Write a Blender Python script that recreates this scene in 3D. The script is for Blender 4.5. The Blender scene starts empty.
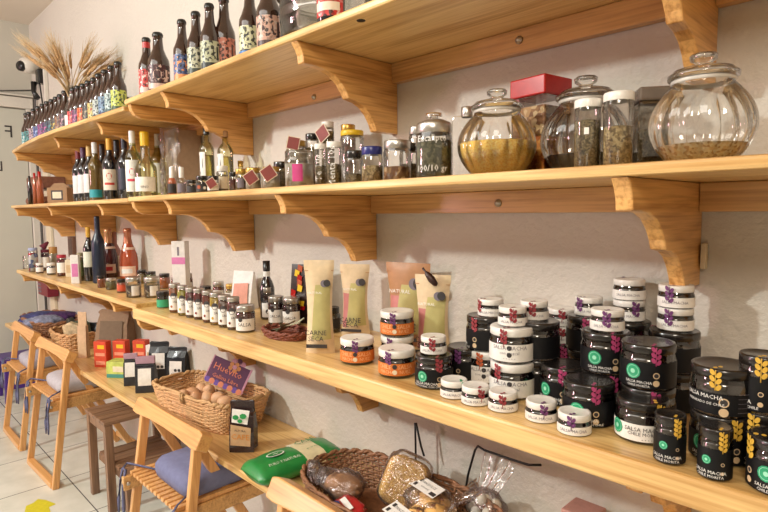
import bpy, bmesh, math, random
from mathutils import Vector, Matrix, noise
PI = math.pi
R = math.radians
random.seed(7)
SC = bpy.context.scene
COL = SC.collection
HC = 1.25            # camera height above the floor
CD = 1.08            # camera distance from the shelf wall (y = 0)

# ------------------------------------------------------------------ camera
F = 556.0
e1 = Vector((-549, -39, 556)).normalized()
e2 = Vector((566, -51, 556)); e2 = (e2 - e1 * e2.dot(e1)).normalized()
e3 = e2.cross(e1)
if e3.y < 0: e3 = -e3
CAM = Vector((0, -CD, HC))
rx = Vector((-e1.x, e2.x, -e3.x)); dn = Vector((-e1.y, e2.y, -e3.y)); fw = Vector((-e1.z, e2.z, -e3.z))
cd = bpy.data.cameras.new('camera'); cam = bpy.data.objects.new('camera', cd); COL.objects.link(cam)
cd.sensor_width = 36; cd.lens = F / 768 * 36; cd.clip_start = .01
m = Matrix.Identity(4)
for i in range(3):
    m[i][0] = rx[i]; m[i][1] = -dn[i]; m[i][2] = -fw[i]; m[i][3] = CAM[i]
cam.matrix_world = m
SC.camera = cam

def ray(px, py): return rx * (px - 384) + dn * (py - 256) + fw * F
def atY(px, py, y):
    r = ray(px, py); return CAM + r * ((y + CD) / r.y)
def atZ(px, py, z):
    r = ray(px, py); return CAM + r * ((z - HC) / r.z)
def rad(px_w, P):
    """real radius of an upright round thing px_w wide in the frame, standing at P"""
    v = Vector(P) - CAM; d = v.dot(fw); h = math.hypot(v.x, v.y)
    return px_w * d * (d / h) / (2 * F)
def face_cam(P, k=1.0): return k * math.atan2(-P[0], CD + P[1])

# ------------------------------------------------------------------ materials
MATS = {}
def nt_new(name):
    mt = bpy.data.materials.new(name); mt.use_nodes = True
    nt = mt.node_tree; nt.nodes.clear()
    out = nt.nodes.new('ShaderNodeOutputMaterial')
    return mt, nt, out
def N(nt, t, **k):
    n = nt.nodes.new(t)
    for a, b in k.items():
        if a in n.inputs.keys() if hasattr(n.inputs, 'keys') else False: n.inputs[a].default_value = b
        else: setattr(n, a, b)
    return n
def rgba(c): return (c[0], c[1], c[2], 1)
def lin(c):
    return tuple((x / 12.92 if x <= .04045 else ((x + .055) / 1.055) ** 2.4) for x in [v / 255 for v in c])
def plain(name, c, rough=.5, metal=0, coat=0, var=.08, vscale=60, bump=0, bscale=200, spec=.5, trans=0):
    """srgb 0-255 colour, with a little procedural mottling"""
    if name in MATS: return MATS[name]
    mt, nt, out = nt_new(name)
    b = nt.nodes.new('ShaderNodeBsdfPrincipled'); nt.links.new(b.outputs[0], out.inputs[0])
    L = lin(c)
    tc = nt.nodes.new('ShaderNodeTexCoord')
    if var:
        no = nt.nodes.new('ShaderNodeTexNoise'); no.inputs['Scale'].default_value = vscale; no.inputs['Detail'].default_value = 3
        nt.links.new(tc.outputs['Object'], no.inputs['Vector'])
        cr = nt.nodes.new('ShaderNodeValToRGB')
        cr.color_ramp.elements[0].position = .3; cr.color_ramp.elements[1].position = .7
        cr.color_ramp.elements[0].color = rgba([x * (1 - var) for x in L]); cr.color_ramp.elements[1].color = rgba([min(1, x * (1 + var)) for x in L])
        nt.links.new(no.outputs['Fac'], cr.inputs[0]); nt.links.new(cr.outputs[0], b.inputs['Base Color'])
    else: b.inputs['Base Color'].default_value = rgba(L)
    b.inputs['Roughness'].default_value = rough; b.inputs['Metallic'].default_value = metal
    b.inputs['Coat Weight'].default_value = coat; b.inputs['Specular IOR Level'].default_value = spec
    b.inputs['Transmission Weight'].default_value = trans
    if bump:
        n2 = nt.nodes.new('ShaderNodeTexNoise'); n2.inputs['Scale'].default_value = bscale; n2.inputs['Detail'].default_value = 4
        nt.links.new(tc.outputs['Object'], n2.inputs['Vector'])
        bp = nt.nodes.new('ShaderNodeBump'); bp.inputs['Strength'].default_value = bump; bp.inputs['Distance'].default_value = .002
        nt.links.new(n2.outputs['Fac'], bp.inputs['Height']); nt.links.new(bp.outputs[0], b.inputs['Normal'])
    MATS[name] = mt; return mt

def wood(name, dark, light, axis=0, rough=.35, coat=.3, scale=1.0):
    """planks grained along the given object axis"""
    mt, nt, out = nt_new(name)
    b = nt.nodes.new('ShaderNodeBsdfPrincipled'); nt.links.new(b.outputs[0], out.inputs[0])
    tc = nt.nodes.new('ShaderNodeTexCoord'); mp = nt.nodes.new('ShaderNodeMapping')
    nt.links.new(tc.outputs['Object'], mp.inputs[0])
    s = [14 * scale] * 3; s[axis] = 1.3 * scale; mp.inputs['Scale'].default_value = s
    n1 = nt.nodes.new('ShaderNodeTexNoise'); n1.inputs['Scale'].default_value = 1.4; n1.inputs['Detail'].default_value = 5; n1.inputs['Distortion'].default_value = .6
    nt.links.new(mp.outputs[0], n1.inputs['Vector'])
    ml = nt.nodes.new('ShaderNodeMath'); ml.operation = 'MULTIPLY'; ml.inputs[1].default_value = 16
    nt.links.new(n1.outputs['Fac'], ml.inputs[0])
    sn = nt.nodes.new('ShaderNodeMath'); sn.operation = 'SINE'; nt.links.new(ml.outputs[0], sn.inputs[0])
    ma = nt.nodes.new('ShaderNodeMath'); ma.operation = 'MULTIPLY_ADD'; ma.inputs[1].default_value = .22; ma.inputs[2].default_value = .5
    nt.links.new(sn.outputs[0], ma.inputs[0])
    mp2 = nt.nodes.new('ShaderNodeMapping'); nt.links.new(tc.outputs['Object'], mp2.inputs[0])
    s2 = [160 * scale] * 3; s2[axis] = 5 * scale; mp2.inputs['Scale'].default_value = s2
    n2 = nt.nodes.new('ShaderNodeTexNoise'); n2.inputs['Scale'].default_value = 1; n2.inputs['Detail'].default_value = 2
    nt.links.new(mp2.outputs[0], n2.inputs['Vector'])
    ad = nt.nodes.new('ShaderNodeMath'); ad.operation = 'MULTIPLY_ADD'; ad.inputs[1].default_value = 1.3; nt.links.new(n2.outputs['Fac'], ad.inputs[0])
    sb = nt.nodes.new('ShaderNodeMath'); sb.operation = 'SUBTRACT'; sb.inputs[1].default_value = .62
    nt.links.new(ma.outputs[0], sb.inputs[0]); nt.links.new(sb.outputs[0], ad.inputs[2])
    cr = nt.nodes.new('ShaderNodeValToRGB')
    cr.color_ramp.elements[0].position = .1; cr.color_ramp.elements[1].position = .8
    cr.color_ramp.elements[0].color = rgba(lin(dark)); cr.color_ramp.elements[1].color = rgba(lin(light))
    nt.links.new(ad.outputs[0], cr.inputs[0]); nt.links.new(cr.outputs[0], b.inputs['Base Color'])
    b.inputs['Roughness'].default_value = rough; b.inputs['Coat Weight'].default_value = coat; b.inputs['Coat Roughness'].default_value = .2
    bp = nt.nodes.new('ShaderNodeBump'); bp.inputs['Strength'].default_value = .15; bp.inputs['Distance'].default_value = .001
    nt.links.new(ad.outputs[0], bp.inputs['Height']); nt.links.new(bp.outputs[0], b.inputs['Normal'])
    MATS[name] = mt; return mt

def glass(name, tint=(1, 1, 1), edge=.45, rough=.03, base=.06, wrinkle=0, gl=(1, 1, 1), wscale=30, haze=0):
    """thin clear glass or film: see-through head on, reflecting and darker at grazing angles"""
    if name in MATS: return MATS[name]
    mt, nt, out = nt_new(name)
    tr = nt.nodes.new('ShaderNodeBsdfTransparent'); go = nt.nodes.new('ShaderNodeBsdfGlossy'); mx = nt.nodes.new('ShaderNodeMixShader')
    go.inputs['Roughness'].default_value = rough; go.inputs['Color'].default_value = rgba(gl)
    lw = nt.nodes.new('ShaderNodeLayerWeight'); lw.inputs['Blend'].default_value = .35
    cr = nt.nodes.new('ShaderNodeValToRGB')
    cr.color_ramp.elements[0].position = .65; cr.color_ramp.elements[0].color = rgba(tint)
    cr.color_ramp.elements[1].position = 1.0; cr.color_ramp.elements[1].color = rgba([t * edge for t in tint])
    nt.links.new(lw.outputs['Facing'], cr.inputs[0]); nt.links.new(cr.outputs[0], tr.inputs[0])
    ma = nt.nodes.new('ShaderNodeMath'); ma.operation = 'MULTIPLY_ADD'; ma.inputs[1].default_value = .85; ma.inputs[2].default_value = base; ma.use_clamp = True
    nt.links.new(lw.outputs['Fresnel'], ma.inputs[0])
    nt.links.new(ma.outputs[0], mx.inputs[0]); nt.links.new(tr.outputs[0], mx.inputs[1]); nt.links.new(go.outputs[0], mx.inputs[2])
    if haze:
        df = nt.nodes.new('ShaderNodeBsdfDiffuse'); df.inputs[0].default_value = (.9, .88, .88, 1); m2 = nt.nodes.new('ShaderNodeMixShader'); m2.inputs[0].default_value = haze  # white diffuse mixed into the film colour in place of crinkle highlights
        nt.links.new(mx.outputs[0], m2.inputs[1]); nt.links.new(df.outputs[0], m2.inputs[2]); nt.links.new(m2.outputs[0], out.inputs[0])
    else: nt.links.new(mx.outputs[0], out.inputs[0])
    if wrinkle:
        tc = nt.nodes.new('ShaderNodeTexCoord'); no = nt.nodes.new('ShaderNodeTexNoise'); no.inputs['Scale'].default_value = wscale; no.inputs['Detail'].default_value = 3; no.inputs['Distortion'].default_value = 1.5
        nt.links.new(tc.outputs['Object'], no.inputs['Vector'])
        bp = nt.nodes.new('ShaderNodeBump'); bp.inputs['Strength'].default_value = wrinkle; bp.inputs['Distance'].default_value = .01
        nt.links.new(no.outputs['Fac'], bp.inputs['Height']); nt.links.new(bp.outputs[0], go.inputs['Normal'])
    MATS[name] = mt; return mt

def speck(name, cols, scale=250, rough=.7, bump=.6, dist=.003):
    """grains, seeds, dried leaves: voronoi cells of several colours"""
    if name in MATS: return MATS[name]
    mt, nt, out = nt_new(name)
    b = nt.nodes.new('ShaderNodeBsdfPrincipled'); nt.links.new(b.outputs[0], out.inputs[0])
    tc = nt.nodes.new('ShaderNodeTexCoord'); vo = nt.nodes.new('ShaderNodeTexVoronoi'); vo.inputs['Scale'].default_value = scale
    nt.links.new(tc.outputs['Object'], vo.inputs['Vector'])
    cr = nt.nodes.new('ShaderNodeValToRGB'); cr.color_ramp.interpolation = 'CONSTANT'
    sp = nt.nodes.new('ShaderNodeSeparateColor'); nt.links.new(vo.outputs['Color'], sp.inputs[0]); nt.links.new(sp.outputs[0], cr.inputs[0])
    el = cr.color_ramp.elements
    for i, c in enumerate(cols):
        e = el[i] if i < 2 else el.new(i / len(cols))
        e.position = i / len(cols); e.color = rgba(lin(c))
    nt.links.new(cr.outputs[0], b.inputs['Base Color']); b.inputs['Roughness'].default_value = rough
    bp = nt.nodes.new('ShaderNodeBump'); bp.invert = True; bp.inputs['Strength'].default_value = bump; bp.inputs['Distance'].default_value = dist
    nt.links.new(vo.outputs['Distance'], bp.inputs['Height']); nt.links.new(bp.outputs[0], b.inputs['Normal'])
    MATS[name] = mt; return mt

W_SHELF = wood('pine_board', (184, 136, 74), (228, 190, 126), 0)
W_BRKT = wood('pine_bracket', (168, 112, 52), (224, 172, 104), 1, scale=1.3)
W_BAT = wood('pine_batten', (166, 118, 66), (214, 166, 106), 0)
W_CHAIR = wood('chair_pine', (196, 136, 78), (224, 170, 108), 2)
W_CHAIRX = wood('chair_pine_rail', (190, 128, 72), (222, 168, 104), 0)
W_DARK = wood('stained_wood', (86, 62, 48), (142, 108, 82), 1, rough=.5)
W_DARKZ = wood('stained_wood_leg', (92, 66, 50), (144, 110, 84), 2, rough=.5)
WHITE = plain('white_paper', (232, 228, 222), .5)
CREAM = plain('cream_paper', (222, 208, 180), .6)
BLACK = plain('black_plastic', (24, 22, 23), .3)
SILVER = plain('brushed_metal', (190, 186, 180), .3, metal=.9)
WLID = plain('white_lid', (228, 224, 218), .3)
BLID = plain('black_lid', (30, 26, 24), .25, coat=.3)
GLID = plain('gold_lid', (196, 160, 84), .3, metal=.7)
YLID = plain('yellow_lid', (226, 186, 40), .4)
NLID = plain('navy_lid', (36, 40, 110), .3)
RLID = plain('red_lid', (168, 26, 22), .25)
BROWNG = plain('brown_bottle_glass', (58, 30, 16), .08, coat=.6, spec=.8, trans=.25)
DARKG = plain('dark_bottle_glass', (20, 22, 30), .08, coat=.6, spec=.8)
DARKJAM = plain('dark_preserve', (22, 11, 10), .1, coat=.8, spec=.8, vscale=90, var=.3)
GLASS = glass('clear_glass', (.985, .99, .985), edge=.5)
GLASSD = glass('clear_jar_glass', (.99, .99, .985), edge=.58, base=.055)
YWINE = glass('pale_wine_glass', (.93, .89, .60), edge=.55)
GWINE = glass('green_wine_glass', (.80, .80, .46), edge=.35)
TEQ = glass('tequila_glass', (.93, .90, .66), edge=.55)
ROSEG = plain('rose_wine', (196, 106, 70), .1, coat=.6, trans=.4)
FILM = glass('clear_film', (.985, .98, .975), edge=.8, rough=.14, base=.05, haze=.035, wrinkle=.9, gl=(1, .93, .95))
TXT_D = plain('dark_print', (50, 46, 46), .6, var=0)
TXT_W = plain('white_print', (235, 232, 226), .6, var=0)
def col(c, rough=.5, **k): return plain('paint_%d_%d_%d' % tuple(c), c, rough, **k)

# ------------------------------------------------------------------ mesh builder
_txt = {}
def text2d(s, size):
    if (s) not in _txt:
        cu = bpy.data.curves.new('lettering', 'FONT'); cu.body = s; cu.size = 1; cu.resolution_u = 1; cu.align_x = 'CENTER'; cu.align_y = 'CENTER'
        o = bpy.data.objects.new('lettering', cu); COL.objects.link(o)
        dg = bpy.context.evaluated_depsgraph_get(); dg.update()
        me = o.evaluated_get(dg).to_mesh()
        _txt[s] = ([tuple(v.co) for v in me.vertices], [tuple(p.vertices) for p in me.polygons])
        o.evaluated_get(dg).to_mesh_clear()
        bpy.data.objects.remove(o); bpy.data.curves.remove(cu)
    v, f = _txt[s]
    return [(x * size, y * size) for x, y, z in v], f

class MB:
    def __init__(s): s.v = []; s.f = []; s.m = []; s.sm = []; s.mats = []
    def add(s, vs, fs, mat, smooth=False, M=None):
        if mat not in s.mats: s.mats.append(mat)
        k = s.mats.index(mat); b = len(s.v)
        s.v += [tuple(M @ Vector(v)) for v in vs] if M else [tuple(v) for v in vs]
        for f in fs: s.f.append([b + i for i in f]); s.m.append(k); s.sm.append(smooth)
        return s
    def box(s, x0, x1, y0, y1, z0, z1, mat, M=None):
        vs = [(x, y, z) for z in (z0, z1) for y in (y0, y1) for x in (x0, x1)]
        return s.add(vs, [(0, 2, 3, 1), (4, 5, 7, 6), (0, 1, 5, 4), (2, 6, 7, 3), (0, 4, 6, 2), (1, 3, 7, 5)], mat, M=M)
    def lathe(s, prof, mat, seg=24, c=(0, 0, 0), M=None, rib=None, smooth=True):
        vs = []; fs = []; rings = []
        for (r, z) in prof:
            if r < 1e-6: rings.append([len(vs)]); vs.append((c[0], c[1], c[2] + z))
            else:
                rg = []
                for i in range(seg):
                    a = 2 * PI * i / seg; rr = r * (rib(a, z) if rib else 1)
                    rg.append(len(vs)); vs.append((c[0] + rr * math.sin(a), c[1] - rr * math.cos(a), c[2] + z))
                rings.append(rg)
        for a, b in zip(rings, rings[1:]):
            if len(a) == 1 and len(b) == 1: continue
            for i in range(seg):
                j = (i + 1) % seg
                if len(a) == 1: fs.append((a[0], b[j], b[i]))
                elif len(b) == 1: fs.append((a[i], a[j], b[0]))
                else: fs.append((a[i], a[j], b[j], b[i]))
        return s.add(vs, fs, mat, smooth, M)
    def tube(s, pts, r, mat, n=6, smooth=True, closed=False, M=None):
        pts = [Vector(p) for p in pts]; vs = []; fs = []; L = len(pts)
        rr = r if isinstance(r, (list, tuple)) else [r] * L
        up = Vector((0, 0, 1))
        for i, p in enumerate(pts):
            t = (pts[(i + 1) % L] - pts[i - 1]) if closed else (pts[min(i + 1, L - 1)] - pts[max(i - 1, 0)])
            if t.length < 1e-9: t = Vector((0, 0, 1))
            t.normalize()
            u = up.cross(t)
            if u.length < .15: u = Vector((1, 0, 0)).cross(t)
            u.normalize(); w = t.cross(u)
            for k in range(n):
                a = 2 * PI * k / n; vs.append(p + (u * math.cos(a) + w * math.sin(a)) * rr[i])
        for i in range(L if closed else L - 1):
            for k in range(n):
                a = i * n + k; b = i * n + (k + 1) % n; c = ((i + 1) % L) * n + (k + 1) % n; d = ((i + 1) % L) * n + k
                fs.append((a, b, c, d))
        if not closed: fs.append(tuple(range(n))[::-1]); fs.append(tuple((L - 1) * n + k for k in range(n)))
        return s.add(vs, fs, mat, smooth, M)
    def prism(s, poly, d0, d1, axis, mat, M=None):
        """poly of 2D points extruded along axis (0: poly is y,z  1: x,z  2: x,y)"""
        def mk(p, d): return (d, p[0], p[1]) if axis == 0 else ((p[0], d, p[1]) if axis == 1 else (p[0], p[1], d))
        n = len(poly); vs = [mk(p, d0) for p in poly] + [mk(p, d1) for p in poly]
        fs = [tuple(range(n))[::-1], tuple(range(n, 2 * n))] + [(i, (i + 1) % n, n + (i + 1) % n, n + i) for i in range(n)]
        return s.add(vs, fs, mat, M=M)
    def patch(s, r, a0, a1, z0, z1, mat, n=10, wob=None, c=(0, 0), r1=None):
        vs = []; fs = []; r1 = r if r1 is None else r1; n = max(n, int(abs(a1 - a0) / .12))
        for i in range(n + 1):
            a = a0 + (a1 - a0) * i / n
            vs += [(c[0] + r * math.sin(a), c[1] - r * math.cos(a), z0), (c[0] + r1 * math.sin(a), c[1] - r1 * math.cos(a), z1)]
        fs = [(2 * i, 2 * i + 2, 2 * i + 3, 2 * i + 1) for i in range(n)]
        return s.add(vs, fs, mat, True)
    def spot(s, r, a, z, rr, mat, rin=0, n=12, sq=1.0, rot=0):
        """a round (or leaf-shaped) mark on a cylinder of radius r"""
        vs = []; 
        for k in range(n):
            t = 2 * PI * k / n; u = rr * math.cos(t) * sq; w = rr * math.sin(t)
            u, w = u * math.cos(rot) - w * math.sin(rot), u * math.sin(rot) + w * math.cos(rot)
            aa = a + u / r; vs.append((r * math.sin(aa), -r * math.cos(aa), z + w))
        return s.add(vs, [tuple(range(n))], mat)
    def text_cyl(s, t, r, a, z, size, mat):
        v, f = text2d(t, size)
        return s.add([(r * math.sin(a + x / r), -r * math.cos(a + x / r), z + y) for x, y in v], f, mat)
    def text_flat(s, t, o, ux, uy, size, mat):
        v, f = text2d(t, size); o = Vector(o); ux = Vector(ux); uy = Vector(uy)
        return s.add([o + ux * x + uy * y for x, y in v], f, mat)
    def build(s, name, parent=None, loc=None, bevel=0, rz=0):
        me = bpy.data.meshes.new(name); me.from_pydata(s.v, [], s.f)
        for mt in s.mats: me.materials.append(mt)
        for p, k, q in zip(me.polygons, s.m, s.sm): p.material_index = k; p.use_smooth = q
        if bevel:
            bm = bmesh.new(); bm.from_mesh(me)
            bmesh.ops.remove_doubles(bm, verts=bm.verts, dist=1e-5)
            ed = [e for e in bm.edges if len(e.link_faces) == 2 and e.calc_face_angle(0) > .6]
            bmesh.ops.bevel(bm, geom=ed, offset=bevel, segments=2, affect='EDGES', profile=.5, clamp_overlap=True)
            bm.normal_update(); bm.to_mesh(me); bm.free()
        o = bpy.data.objects.new(name, me); COL.objects.link(o)
        if parent: o.parent = parent
        if loc is not None: o.location = loc
        if rz: o.rotation_euler = (0, 0, rz)
        return o

def tag(o, label=None, cat=None, group=None, kind=None):
    if label: o['label'] = label
    if cat: o['category'] = cat
    if group: o['group'] = group
    if kind: o['kind'] = kind
    return o
def thing(name, label, cat, loc=(0, 0, 0), rz=0, group=None):
    o = bpy.data.objects.new(name, None); COL.objects.link(o); o.empty_display_size = .05
    o.location = loc; o.rotation_euler = (0, 0, rz)
    return tag(o, label, cat, group)
def struct(o): o['kind'] = 'structure'; return o
def copy_tree(o, parent=None):
    c = o.copy(); COL.objects.link(c); c.parent = parent
    for ch in [q for q in o.children]: copy_tree(ch, c)
    return c
_proto = {}
def inst(key, fn, name, label, cat, loc, rz=0, group=None):
    """first call builds the parts, later calls copy the tree"""
    if key in _proto:
        o = copy_tree(_proto[key]); o.location = loc; o.rotation_euler = (0, 0, rz)
        for k in ('label', 'category', 'group'):
            if k in o: del o[k]
        return tag(o, label, cat, group)
    o = thing(name, label, cat, loc, rz, group); fn(o); _proto[key] = o
    return o
# ------------------------------------------------------------------ room
def stucco(name, c, bump=.35, bs=90):
    mt, nt, out = nt_new(name)
    b = nt.nodes.new('ShaderNodeBsdfPrincipled'); nt.links.new(b.outputs[0], out.inputs[0])
    tc = nt.nodes.new('ShaderNodeTexCoord')
    no = nt.nodes.new('ShaderNodeTexNoise'); no.inputs['Scale'].default_value = 1.6; no.inputs['Detail'].default_value = 5
    nt.links.new(tc.outputs['Object'], no.inputs['Vector'])
    cr = nt.nodes.new('ShaderNodeValToRGB'); L = lin(c)
    cr.color_ramp.elements[0].position = .3; cr.color_ramp.elements[1].position = .7
    cr.color_ramp.elements[0].color = rgba([x * .93 for x in L]); cr.color_ramp.elements[1].color = rgba(L)
    nt.links.new(no.outputs['Fac'], cr.inputs[0]); nt.links.new(cr.outputs[0], b.inputs['Base Color'])
    b.inputs['Roughness'].default_value = .6
    n2 = nt.nodes.new('ShaderNodeTexNoise'); n2.inputs['Scale'].default_value = bs; n2.inputs['Detail'].default_value = 5; n2.inputs['Roughness'].default_value = .6
    nt.links.new(tc.outputs['Object'], n2.inputs['Vector'])
    bp = nt.nodes.new('ShaderNodeBump'); bp.inputs['Strength'].default_value = bump; bp.inputs['Distance'].default_value = .005
    nt.links.new(n2.outputs['Fac'], bp.inputs['Height']); nt.links.new(bp.outputs[0], b.inputs['Normal'])
    MATS[name] = mt; return mt
WALL = stucco('stucco_wall', (210, 203, 193), .9, 55)
WALLF = stucco('far_wall_paint', (204, 199, 188), .1)
CEIL = stucco('ceiling_paint', (232, 224, 210), .1)
XF, XN, YF, ZC = -4.72, 2.2, -4.2, HC + 1.36

def tiles():
    mt, nt, out = nt_new('floor_tiles')
    b = nt.nodes.new('ShaderNodeBsdfPrincipled'); nt.links.new(b.outputs[0], out.inputs[0])
    tc = nt.nodes.new('ShaderNodeTexCoord'); mp = nt.nodes.new('ShaderNodeMapping'); nt.links.new(tc.outputs['Object'], mp.inputs[0])
    mp.inputs['Location'].default_value = (2.48 + 8, .37 + 8, 0)
    br = nt.nodes.new('ShaderNodeTexBrick'); br.offset = 0; br.squash = 1
    br.inputs['Scale'].default_value = 1; br.inputs['Brick Width'].default_value = .4; br.inputs['Row Height'].default_value = .4; br.inputs['Mortar Size'].default_value = .0025
    br.inputs['Color1'].default_value = rgba(lin((222, 222, 210))); br.inputs['Color2'].default_value = rgba(lin((216, 217, 206))); br.inputs['Mortar'].default_value = rgba(lin((96, 96, 96)))
    nt.links.new(mp.outputs[0], br.inputs['Vector'])
    no = nt.nodes.new('ShaderNodeTexNoise'); no.inputs['Scale'].default_value = 9; no.inputs['Detail'].default_value = 6; nt.links.new(tc.outputs['Object'], no.inputs['Vector'])
    cr = nt.nodes.new('ShaderNodeValToRGB'); cr.color_ramp.elements[0].position = .35; cr.color_ramp.elements[0].color = (.86, .86, .84, 1); cr.color_ramp.elements[1].position = .65; cr.color_ramp.elements[1].color = (1, 1, 1, 1)
    nt.links.new(no.outputs['Fac'], cr.inputs[0])
    mx = nt.nodes.new('ShaderNodeMix'); mx.data_type = 'RGBA'; mx.blend_type = 'MULTIPLY'; mx.inputs[0].default_value = 1
    nt.links.new(br.outputs['Color'], mx.inputs[6]); nt.links.new(cr.outputs[0], mx.inputs[7]); nt.links.new(mx.outputs[2], b.inputs['Base Color'])
    b.inputs['Roughness'].default_value = .22
    MATS['floor_tiles'] = mt; return mt
struct(MB().box(XF - .1, XN + .1, YF - .1, .1, -.1, 0, tiles()).build('floor'))
struct(MB().box(XF - .1, XN + .1, YF - .1, .1, ZC, ZC + .1, CEIL).build('ceiling'))
struct(MB().box(XF - .1, XN + .1, 0, .1, 0, ZC, WALL).build('wall_right'))
struct(MB().box(XF - .1, XF, YF, 0, 0, ZC, WALLF).build('wall_far'))
struct(MB().box(XF - .1, XN + .1, YF - .1, YF, 0, ZC, WALLF).build('wall_left'))
struct(MB().box(XN, XN + .1, YF, 0, 0, ZC, WALLF).build('wall_near'))
# glazed door in the far wall, white header, lettering cut by the frame edge
DOORP = plain('door_panel', (200, 199, 188), .35, var=.03, vscale=3)
WPAINT = plain('white_trim_paint', (222, 216, 206), .45, var=.03)
d = MB().box(XF + .001, XF + .02, -1.25, -.06, .02, HC + .75, DOORP).build('door_1'); struct(d)
t = MB()
t.text_flat('EI', (XF + .0215, -.262, HC + .575), (0, -1, 0), (0, 0, 1), .13, TXT_D)
t.text_flat('F', (XF + .0215, -.165, HC + .585), (0, -1, 0), (0, 0, 1), .12, TXT_D)
t.text_flat('L', (XF + .0215, -.235, HC + .34), (0, -1, 0), (0, 0, 1), .1, TXT_D)
struct(t.build('door_lettering', d))
struct(MB().box(XF + .002, XF + .035, -1.4, -.01, HC + .76, HC + .835, WPAINT).build('trim_1', bevel=.004))
struct(MB().box(XF + .002, XF + .05, -1.4, -.01, HC + .842, HC + .852, WPAINT).build('trim_2'))
struct(MB().box(XF + .002, XF + .04, -.055, -.002, .0, HC + .757, WPAINT).build('trim_3', bevel=.004))
CR = plain('cream_panel', (222, 210, 184), .5, var=.03)
struct(MB().box(XF + .22, XF + .34, -.02, -.001, 0, HC + .3, CR).build('trim_4', bevel=.003))
g = plain('grey_cable', (84, 82, 80), .5)
o = MB().tube([(XF + .1, -.018, .001), (XF + .1, -.018, HC + .2), (XF + .09, -.018, HC + .40), (XF + .12, -.018, HC + .78), (XF + .18, -.02, HC + .93)], .009, g).build('cable_conduit')
tag(o, 'grey cable running down the shelf wall beside the far corner', 'cable')
o = MB().tube([(XF + .06, -1.3, HC + .862), (XF + .06, -.2, HC + .86), (XF + .08, -.02, HC + .885)], .006, g).build('header_cable')
tag(o, 'thin grey cable lying along the top of the door header', 'cable')
# security camera and junction on the wall near the corner
P = atY(29, 66, -.07)
t = thing('security_camera', 'small white security camera with a dark round lens near the ceiling corner', 'camera', P)
MB().lathe([(0, .05), (.05, .045), (.06, .02), (.058, -.02), (.04, -.045), (0, -.05)], WPAINT, 20).build('housing', t)
q = MB().lathe([(0, 0), (.034, .002), (.034, .02), (.028, .028), (0, .03)], BLACK, 18).build('lens', t, (.012, -.04, -.012)); q.rotation_euler = (R(85), 0, R(25))
MB().box(-.045, .0, .02, .068, -.02, .055, WPAINT).build('mount', t, bevel=.005)
P = atY(40, 77, -.03)
t = thing('intercom', 'black handset hanging on the wall under the security camera', 'handset', P)
MB().box(-.035, .035, -.02, .028, -.045, .05, BLACK).build('cradle', t, bevel=.008)
MB().tube([(-.01, -.035, -.04), (0, -.045, -.1), (.03, -.03, -.15)], [.02, .013, .02], BLACK, 8).build('handset', t)
MB().tube([(.02, -.01, -.04), (.03, 0, -.2), (.02, .01, -.4), (.03, .01, -.5)], .005, BLACK, 5).build('cord', t)
MB().box(.05, .075, .005, .029, -.2, .1, WPAINT).build('wall_plate', t, bevel=.003)

# ------------------------------------------------------------------ shelves
def bolt(par, x, y, z):
    MB().lathe([(0, .006), (.004, .006), (.005, .002), (.0085, .001), (.009, -.002), (0, -.002)], SILVER, 10, M=Matrix.Rotation(R(90), 4, 'X')).build('bolt', par, (x, y, z))
BP = [(-.322, 0), (-.312, -.013), (-.305, -.028), (-.303, -.046), (-.27, -.046), (-.24, -.05), (-.213, -.06), (-.192, -.075), (-.178, -.092), (-.171, -.107), (-.163, -.108), (-.14, -.112), (-.118, -.122), (-.1, -.138), (-.086, -.158), (-.078, -.178), (0, -.178), (0, 0)]
RP = [(-.322, 0), (-.318, -.02), (-.306, -.036), (-.285, -.045), (-.24, -.047), (0, -.047), (0, 0)]
def shelf(name, label, x0, x1, ztop, th, brs, rail=None, bolts=(), group=None, front=None, bat=True, depth=.33, outline=None, bk=1.0):
    t = thing(name, label, 'shelf', (x0, 0, ztop), 0, group)
    L = x1 - x0; zb = -th
    if outline:
        bd = MB().prism([(a - x0, b) for a, b in outline], -th, 0, 2, W_SHELF).build('board', t, bevel=.005)
    else:
        bd = MB().box(0, L, -depth, -.001, -th, 0, W_SHELF).build('board', t, bevel=.005)
    xs = sorted(brs)
    if bat:
        cuts = [0.0] + [b - x0 for b in xs] + [L]
        for a, b in zip(cuts, cuts[1:]):
            if b - a > .12: MB().box(a + .013, b - .013, -.024, -.001, zb - .05, zb - .0005, W_BAT).build('batten', t, bevel=.002)
    for b in xs:
        MB().prism([(y * bk, z - .0005) for y, z in BP], -.0125, .0125, 0, W_BRKT).build('bracket', t, (b - x0, -.001, zb), bevel=.0025)
    if rail is not None: MB().prism([(y, z - .0005) for y, z in RP], -.0125, .0125, 0, W_BRKT).build('end_rail', t, (rail - x0, -.001, zb), bevel=.003)
    for (px, py) in bolts:
        p = atY(px, py, -.025); bolt(t, p.x - x0, -.026, p.z - ztop)
    return t
ZS1, ZS1B = HC + .400, HC + .380
ZS2, ZS2B = HC + .060, HC + .057
ZS3, ZS3B = HC - .340, HC - .324
ZB = HC - .735
shelf('wall_shelf', 'top pine shelf, long near board holding brown beer bottles and glass jar', -2.06, .9, ZS1, .018, [-1.766, -1.052, -.302, .42], -2.035, [(519, 40), (314, 97)])
shelf('wall_shelf', 'top pine shelf, far curved-end board with the long row of beer bottles', -3.95, -2.064, ZS1B, .018, [-2.38, -2.98, -3.82], None,
      outline=[(-3.95, -.001), (-3.98, -.2), (-3.96, -.29), (-3.88, -.315), (-3.5, -.345), (-3.1, -.362), (-2.8, -.362), (-2.4, -.345), (-2.064, -.332), (-2.064, -.001)])
shelf('wall_shelf', 'middle pine shelf, long near board carrying the big glass jars', -2.068, .9, ZS2, .017, [-1.777, -1.137, -.316, .45], -2.045, [(498, 203)])
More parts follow.
